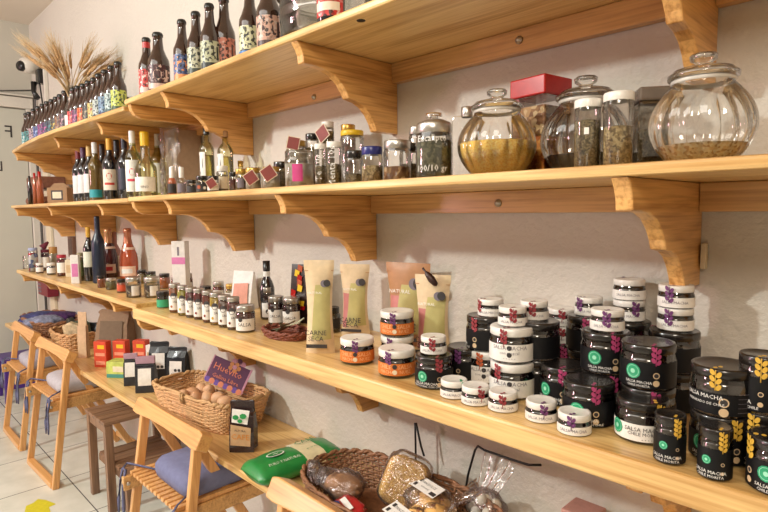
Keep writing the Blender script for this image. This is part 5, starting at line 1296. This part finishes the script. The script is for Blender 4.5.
# egg basket
EBX, EBY = -1.845, -.158
t = thing('egg_basket', 'rectangular honey wicker basket holding brown eggs', 'basket', (EBX, EBY, ZB), R(8))
weave(t, ell(.235, .105, 6), [.007 + .0068 * i for i in range(15)], lambda z: .84 + z * 1.5, WICK, .0034, .0035, 44, rim=.009, rmat=RIMW)
for s in (-1, 1):
  for dx in (-.0055, .0055):
    bh = MB()
    bh.tube([(dx + s * 0, s * .107, .08), (dx, s * .113, .10), (dx, s * .110, .116)], .005, RIMW, 5)
    bh.build('binding', t)
EGG = plain('brown_egg', (204, 152, 110), .55, var=.08, vscale=20); EGG2 = plain('pale_brown_egg', (218, 172, 132), .55, var=.1, vscale=25)
def egg(m):
    def f(t): MB().lathe([(.0225 * math.sin(PI * i / 16) * (1 + .10 * math.cos(PI * i / 16)), .028 - .028 * math.cos(PI * i / 16)) for i in range(17)], m, 20).build('shell', t)
    return f
def eggo(m, loc, rot, label):
    k = 'egg%s' % m.name
    if k not in _proto:
        o = MB().lathe([(.0225 * math.sin(PI * i / 16) * (1 + .12 * math.cos(PI * i / 16)), -.028 * math.cos(PI * i / 16)) for i in range(17)], m, 20).build('egg'); _proto[k] = o
    else: o = _proto[k].copy(); COL.objects.link(o)
    o.location = loc; o.rotation_euler = rot; tag(o, label, 'egg', 'brown eggs in the basket')
zE = ZB + .072
fl = MB().prism([(.185 * x, .078 * y) for x, y in [(-1, -1), (1, -1), (1, 1), (-1, 1)]], 0, .04, 2, plain('straw_bed', (150, 112, 80), .9, var=.4, vscale=150, bump=.8))
tag(fl.build('straw_bed', loc=(EBX, EBY, ZB + .0055), rz=R(8)), 'bed of brown straw under the eggs', 'straw', kind='stuff')
for i, (cx, cyy, m, ds) in enumerate([(196.5, 398, EGG, 'egg lying highest in the nearest-left group, round end up'), (183, 395.5, EGG2, 'leftmost egg, half behind its neighbour'), (192.5, 393, EGG, 'middle egg of the back row'), (201.5, 389.5, EGG2, 'rearmost egg with pale shell'), (207.5, 397.5, EGG2, 'largest-looking pale egg at the front right'), (180, 399.5, EGG2, 'pale egg low at the left front rim'), (209, 390.5, EGG2, 'egg tucked behind the pale front egg'), (218, 398, EGG2, 'elongated pale egg lying beneath the sign'), (225, 402, EGG2, 'pale egg at the right under the sign')]):
    P = atZ(cx, cyy, zE + .0)
    eggo(m, (P.x, P.y, zE - (.0 if i not in (5,) else .004)), (R(20 + 30 * (i % 3)), R(15 * (i % 4)), i * 1.1), 'brown egg in the wicker basket, ' + ds)
# sign
P = atY(228, 372, -.12)
SGN = plain('purple_card', (100, 60, 96), .6); PKP = plain('pink_glitter', (206, 150, 176), .4, var=.2, vscale=300); NEON = plain('orange_letters', (236, 140, 110), .5, var=0)
sp = atY(228, 374, -.11)
t = thing('egg_sign', 'purple hand-lettered card with scalloped pink edge on the egg basket', 'sign', (sp.x, sp.y, sp.z))
t.rotation_euler = (R(-14), R(24), face_cam(sp, .7))
b = MB(); w_, h_ = .070, .043
b.box(-w_, w_, -.001, .001, -h_, h_, SGN); b.box(-w_ * 1.04, -w_ * .98, -.0015, .0015, -h_ * 1.05, h_ * 1.05, PKP); b.box(w_ * .98, w_ * 1.08, -.0015, .0015, -h_ * 1.1, h_ * 1.08, PKP); b.build('card', t)
b = MB()
for i in range(8):
    x = -w_ + .010 + i * .0174; c = plain('violet_dot', (112, 84, 170), .5) if i % 2 == 0 else plain('orange_dot', (226, 140, 110), .5)
    for zz in ((-h_ + .0),): b.add([(x + .0105 * math.cos(2 * PI * k / 12), -.0018 - .0004 * (i % 2), zz + .0105 * math.sin(2 * PI * k / 12)) for k in range(12)], [tuple(range(12))], c)
b.build('scalloped_edge', t)
b = MB()
for k in range(5): b.add([(.012 + .016 * math.cos(2 * PI * k / 5) + .008 * math.cos(2 * PI * q / 10), -.002, h_ * .72 + .012 * math.sin(2 * PI * k / 5) + .008 * math.sin(2 * PI * q / 10)) for q in range(10)], [tuple(range(10))], plain('orange_flower', (206, 140, 90), .5))
b.add([(.012 + .008 * math.cos(2 * PI * q / 10), -.0024, h_ * .72 + .008 * math.sin(2 * PI * q / 10)) for q in range(10)], [tuple(range(10))], PKP); b.build('flower', t)
b = MB(); b.text_flat('Huevito', (-.004, -.0022, .010), (1, 0, 0), (0, 0, 1), .034, NEON); b.text_flat('Gallina Libre', (0, -.0022, -.021), (1, 0, 0), (0, 0, 1), .020, NEON); b.build('lettering', t)
b = MB()
for k in range(3): b.add([(.02 + (k - 1) * .016 + .011 * math.cos(2 * PI * q / 10), .0, h_ + .006 + .006 * (k == 1) + .011 * math.sin(2 * PI * q / 10)) for q in range(10)], [tuple(range(10))], PKP if k != 1 else SGN)
b.build('top_flower', t)
# dark coffee packet in front of the basket
P = on_shelf(244, 453, ZB, .03)
def cofpk(t):
    bagm(.075, .05, .155, plain('brown_foil', (46, 28, 30), .25, coat=.5, bump=.3, bscale=50), .22)(t)
    b = MB(); b.add([(-.033, -.030, .025), (.028, -.030, .02), (.031, -.029, .078), (-.031, -.029, .09)], [(0, 1, 2, 3)], plain('tan_label', (196, 160, 120), .5)); b.text_flat('CAFE', (-.002, -.0312, .05), (1, 0, -.08), (0, 0, 1), .024, plain('amber_print', (206, 130, 40), .5)); b.text_flat('ALTURA', (-.002, -.0309, .07), (1, 0, -.1), (0, 0, 1), .009, TXT_D); b.build('label', t)
    b = MB(); b.add([(-.028, -.0265, .096), (.020, -.027, .088), (.026, -.017, .128), (-.028, -.015, .135)], [(0, 1, 2, 3)], WHITE)
    for (x, z, s) in ((-.015, .112, .010), (.008, .115, .011), (-.002, .1, .008)): b.add([(x + s * math.cos(2 * PI * q / 7), -.0285, z + s * .8 * math.sin(2 * PI * q / 7)) for q in range(7)], [tuple(range(7))], plain('leaf_green', (40, 150, 80), .5))
    b.build('top_label', t)
stand('cof', cofpk, 'coffee_packet', 'dark brown coffee packet with tan label before the egg basket', 'packet', P, ZB, face_cam(P, .75))
# green sack
GR = plain('green_sack', (30, 132, 62), .35, coat=.3, bump=.15, bscale=30); CR2 = plain('cream_sack_panel', (220, 208, 168), .45)
def sack():
    c = (atZ(250, 476, ZB + .03) + atZ(332, 446, ZB + .03)) / 2
    a = atZ(247, 474, ZB + .03); e = atZ(330, 445, ZB + .03); L = (e - a).xy.length; ang = math.atan2(e.y - a.y, e.x - a.x)
    t = thing('green_sack', 'green plastic pack with cream middle panel lying on the counter', 'packet', (c.x, c.y, ZB), ang)
    nx, ny = 30, 20; vs = []; fs = []; b = MB(); W2 = .068; T = .060
    for i in range(nx + 1):
        u = i / nx * 2 - 1; e_ = (1 - abs(u) ** 6) ** .5 if abs(u) < 1 else 0
        for j in range(ny):
            q = 2 * PI * j / ny; w = W2 * (.75 + .25 * e_) * (1 if abs(u) < .92 else 1.0)
            y = w * math.copysign(abs(math.cos(q)) ** .8, math.cos(q)); z = T / 2 + (T / 2) * e_ * math.copysign(abs(math.sin(q)) ** .9, math.sin(q))
            n_ = noise.noise(Vector((u * 5, math.cos(q) * 2, math.sin(q) * 2))) * .004 * (1 if math.sin(q) > 0 else 0)
            vs.append((u * L / 2, y, max(.0006, z + n_)))
    for i in range(nx):
        for j in range(ny):
            fs.append((i * ny + j, i * ny + (j + 1) % ny, (i + 1) * ny + (j + 1) % ny, (i + 1) * ny + j))
    gr = [f for f in fs if not (nx * .52 <= f[0] // ny < nx * .76)]; cr = [f for f in fs if nx * .52 <= f[0] // ny < nx * .76]
    gr += [tuple(range(ny)), tuple(nx * ny + k for k in range(ny))[::-1]]
    b.add(vs, gr, GR, True); b.build('sack_body', t)
    MB().add(vs, cr, CR2, True).build('cream_panel', t)
    b = MB(); zt = T + .0035
    b.text_flat('CAFE', (.047 * L / .24, .025, zt), (1, 0, 0), (0, 1, 0), .030, plain('green_print', (40, 120, 60), .5)); b.text_flat('gourmet', (.047 * L / .24, -.02, zt - .002), (1, 0, 0), (0, 1, 0), .013, plain('green_print', (40, 120, 60), .5))
    b.build('panel_print', t); b = MB()
    b.text_flat('PURO Y NATURAL', (-.05, -.040, zt - .0045), (1, 0, 0), (0, .85, .5), .012, TXT_W)
    b.add([(-.055 + .028 * math.cos(2 * PI * k / 20), .005 + .013 * math.sin(2 * PI * k / 20), zt) for k in range(20)], [tuple(range(20))], TXT_W)
    b.add([(-.055 + .024 * math.cos(2 * PI * k / 20), .005 + .010 * math.sin(2 * PI * k / 20), zt + .0005) for k in range(20)], [tuple(range(20))], GR)
    b.text_flat('~', (-.055, .005, zt + .001), (1, 0, 0), (0, 1, 0), .03, TXT_W); b.text_flat('*', (.0, .018, zt + .0005), (1, 0, 0), (0, 1, 0), .04, TXT_W); b.build('print', t)
sack()
# bread basket
BX, BY = -.86, -.205
t = thing('bread_basket', 'oval dark brown wicker basket filled with bagged bread and sweets', 'basket', (BX, BY, ZB), R(0))
weave(t, ell(.27, .128, 2.8), [.007 + .0066 * i for i in range(13)], lambda z: .86 + z * 1.8, WICK_B, .0034, .0035, 60, rim=.0065)
BREAD = plain('brown_loaf', (176, 126, 86), .7, var=.2, vscale=30); CRUMB = speck('golden_crumbs', [(226, 174, 84), (214, 160, 70), (238, 190, 110), (200, 144, 66)], 330); COOK = plain('baked_cookie', (222, 170, 98), .7, var=.3, vscale=40, bump=.5, bscale=80)
def blob(b, c, s, mat, seed=0, amp=.12, seg=18, M=None, flat=1.0):
    vs = []; fs = []; n = seg; m_ = seg // 2
    for j in range(m_ + 1):
        th = PI * j / m_
        for i in range(n):
            ph = 2 * PI * i / n; d = Vector((math.sin(th) * math.cos(ph), math.sin(th) * math.sin(ph), math.cos(th)))
            k = 1 + amp * noise.noise(d * 2.2 + Vector((seed, seed, seed)))
            q = Vector([math.copysign(abs(v) ** flat, v) for v in d]); vs.append((c[0] + q.x * s[0] * k, c[1] + q.y * s[1] * k, c[2] + q.z * s[2] * k))
    for j in range(m_):
        for i in range(n): fs.append((j * n + i, (j + 1) * n + i, (j + 1) * n + (i + 1) % n, j * n + (i + 1) % n))
    return b.add(vs, fs, mat, True, M)
def ruffle(b, c, ang, L, w, seed, mat, lift=.6):
    """gathered open neck of a film bag"""
    vs = []; fs = []; n = 16; m_ = 7
    for j in range(m_ + 1):
        v = j / m_
        for i in range(n + 1):
            u = i / n * 2 - 1; ww = w * (.45 + .55 * v)
            d = math.sin(u * 14 + seed) * .008 * (.3 + v) + noise.noise(Vector((u * 3, v * 3, seed))) * .012
            x, y, z = v * L * .75, u * ww, v * L * lift + d
            vs.append((c[0] + x * math.cos(ang) - y * math.sin(ang), c[1] + x * math.sin(ang) + y * math.cos(ang), c[2] + z))
    for j in range(m_):
        for i in range(n): a = j * (n + 1) + i; fs.append((a, a + 1, a + n + 2, a + n + 1))
    return b.add(vs, fs, mat, True)
zb = ZB + .03
def at_b(px, py, z): return atZ(px, py, ZB + z)
# yellow crumb bag
a = at_b(396, 484, .09)
t = thing('crumb_bag', 'clear bag packed with golden breadcrumbs standing in the basket', 'bag', (a.x, a.y, ZB + .03)); t.rotation_euler = (R(-26), R(12), R(18))
blob(MB(), (0, 0, .060), (.053, .030, .058), CRUMB, 3, .05, 28, flat=.45).build('contents', t)
b = MB(); blob(b, (0, 0, .064), (.056, .033, .066), FILM, 3, .08, 28, flat=.45); b.build('film_bag', t)
# bread in bag with twisted neck
a = at_b(340, 488, .06)
t = thing('bread_bag', 'clear bag of brown bread with a twisted neck at the left of the basket', 'bag', (a.x, a.y, ZB + .035)); t.rotation_euler = (0, 0, R(12))
blob(MB(), (.01, 0, .032), (.052, .036, .03), BREAD, 1, .15, 20).build('loaf', t)
b = MB(); blob(b, (.0, 0, .036), (.068, .043, .036), FILM, 5, .35, 24); blob(b, (-.075, -.005, .05), (.02, .02, .028), FILM, 9, .7, 16); b.tube([(-.05, 0, .045), (-.066, 0, .05)], [.02, .008], FILM, 10); b.build('film_bag', t)
# cookie bags with label cards
def labelc(t, loc, rot, s=1.0):
    b = MB().box(-.045 * s, .045 * s, -.019 * s, .019 * s, 0, .0006, WHITE)
    for x, y in ((-.034, .008), (-.034, -.009), (.028, -.01), (.038, -.01)): b.box((x - .005) * s, (x + .005) * s, (y - .005) * s, (y + .005) * s, .0007, .0009, TXT_D)
    b.text_flat('PAN DULCE', (0, .006 * s, .001), (1, 0, 0), (0, 1, 0), .010 * s, TXT_D); b.text_flat('artesanal', (0, -.006 * s, .001), (1, 0, 0), (0, 1, 0), .008 * s, TXT_D)
    o = b.build('label_card', t, loc); o.rotation_euler = rot
for i, (px, py, dx, dy, ang, lb, seed) in enumerate([(429, 500, 0, 0, -22, 'clear crinkled bag of baked cookies with white label card, in the middle of the basket', 2), (402, 528, 0, 0, -24, 'clear bag of baked cookies with white label card at the lower picture edge', 6)]):
    a = at_b(px, py, .075); 
    t = thing('cookie_bag', lb, 'bag', (a.x, a.y, ZB + .035 + (0 if i else .0))); t.rotation_euler = (R(-8), 0, R(8))
    rr = random.Random(seed)
    pos = [(-.035, -.02), (.0, -.03), (.035, -.02), (.045, .015), (.01, .03), (-.03, .02), (0, 0)]
    for k, (x, y) in enumerate(pos):
        b = MB(); blob(b, (0, 0, 0), (.027, .023, .0125), COOK, k + seed, .35, 16); blob(b, (.002, 0, .008), (.010, .009, .005), plain('cookie_centre', (160, 96, 50), .7, var=.3), k, .3, 10)
        o = b.build('cookie', None, (a.x + x, a.y + y, ZB + .045 + .014 * (k % 3) + (.024 if k == 6 else 0))); o.rotation_euler = (rr.uniform(-.5, .2), rr.uniform(-.3, .3), rr.uniform(0, 6))
        tag(o, 'golden baked cookie inside the clear bag, ' + (['middle bag', 'nearest bag'][i]) + ' of the bread basket', 'cookie', 'cookies in the ' + (['middle', 'nearest'][i]) + ' bag')
    b = MB(); blob(b, (0, 0, .03), (.066, .050, .040), FILM, seed, .3, 26); ruffle(b, (.035, .03, .03), R(35), .085, .05, seed, FILM, .5); b.build('film_bag', t)
    labelc(t, (-.002, -.014, .071), (R(22), 0, R(ang)))
# red printed packet
a = at_b(352, 512, .05)
t = thing('sweet_packet', 'red and white printed snack packet at the bottom left of the bread basket', 'packet', (a.x, a.y, ZB + .05)); t.rotation_euler = (R(20), 0, R(-12))
blob(MB(), (0, 0, .01), (.05, .026, .012), plain('red_foil', (170, 36, 40), .3, coat=.4, bump=.4, bscale=40), 4, .3, 18, flat=.8).build('packet_body', t)
MB().add([(-.03, -.008, .0245), (.02, -.012, .0245), (.024, 0, .0255), (-.028, .006, .0255)], [(0, 1, 2, 3)], WHITE).build('print', t)
a = at_b(336, 508, .06)
tag(MB().lathe([(0, 0), (.009, 0), (.009, .010), (.007, .012), (0, .012)], plain('blue_cap', (50, 80, 160), .35), 16).build('bottle_cap', loc=(a.x, a.y, ZB + .062)), 'small blue cap at the bottom left of the bread basket', 'cap')
# white sweets bag
a = at_b(486, 512, .06)
t = thing('sweets_bag', 'clear bag of white sweets with upright crinkled top, right end of the basket', 'bag', (a.x, a.y, ZB + .035))
MERI = plain('white_sweet', (226, 216, 200), .5, var=.06)
for k, (x, y, z) in enumerate([(-.034, -.01, .03), (-.012, -.022, .028), (.012, -.012, .03), (-.022, .008, .047), (0, .004, .05), (.022, .006, .048), (.034, -.016, .026), (-.004, -.012, .058)]):
    b = MB(); blob(b, (0, 0, 0), (.0125, .0115, .014), MERI, k, .1, 14)
    o = b.build('white_sweet', None, (a.x + x, a.y + y, ZB + .035 + z)); tag(o, 'white oval sweet in the clear bag at the right end of the bread basket', 'sweet', 'white sweets in the bag')
b = MB(); blob(b, (0, 0, .038), (.052, .036, .040), FILM, 8, .22, 24); ruffle(b, (-.01, .0, .05), R(80), .075, .055, 3, FILM, 1.0); b.build('film_bag', t)
# pink carton top at the lower edge
P = atY(586, 506, -.06)
for o in COL.objects:
    if o.get('category') and not o.parent and abs(o.location.z - ZS3B) < .002 and o.location.x < -3.89: o.location.x = -3.89
t = thing('pink_carton', 'pinkish carton top just showing at the lower picture edge', 'box', (P.x, -.07, ZB))
MB().box(-.03, .03, -.03, .03, 0, P.z - ZB - .004, plain('dusky_pink_card', (176, 130, 122), .6)).build('box_body', t, bevel=.004)
MB().box(-.032, .032, -.032, .032, P.z - ZB - .012, P.z - ZB, plain('dusky_pink_lid', (186, 140, 132), .6)).build('lid', t, bevel=.003)
# ------------------------------------------------------------------ lights
def area(name, loc, target, size, energy, c, sy=None):
    l = bpy.data.lights.new(name, 'AREA'); l.energy = energy; l.color = c; l.size = size
    if sy: l.shape = 'RECTANGLE'; l.size_y = sy
    o = bpy.data.objects.new(name, l); COL.objects.link(o); o.location = loc
    o.rotation_euler = (Vector(target) - Vector(loc)).to_track_quat('-Z', 'Y').to_euler()
    return o
area('ceiling_lamp', (-2.8, -3.0, 2.52), (-1.6, 0, 1.1), .14, 74, (.95, 1.0, .95))
area('side_window', (-4.3, -3.7, 1.5), (-1.0, 0, 1.1), .4, 36, (1.0, .54, .61), .8)
area('warm_lamp', (.6, -2.4, 2.4), (-.6, 0, 1.0), .5, 29, (1.0, .88, .72))
area('ceiling_panel', (-1.4, -2.2, 2.58), (-1.4, -2.2, 0), 2.4, 35, (1.0, .98, .92), 1.4)  # broad fill light added overhead to flatten the lighting, no visible fitting
w = bpy.data.worlds.new('world'); SC.world = w; w.use_nodes = True
w.node_tree.nodes['Background'].inputs[0].default_value = (.9, .85, .8, 1); w.node_tree.nodes['Background'].inputs[1].default_value = .1
SC.view_settings.view_transform = 'Standard'; SC.view_settings.look = 'None'; SC.view_settings.gamma = 1; SC.view_settings.use_curve_mapping = False
SC.view_settings.exposure = .05
cy = SC.cycles
cy.use_denoising = True; cy.max_bounces = 10; cy.transparent_max_bounces = 40; cy.diffuse_bounces = 4; cy.glossy_bounces = 4; cy.transmission_bounces = 6
cy.sample_clamp_indirect = 4; cy.caustics_reflective = False; cy.caustics_refractive = False
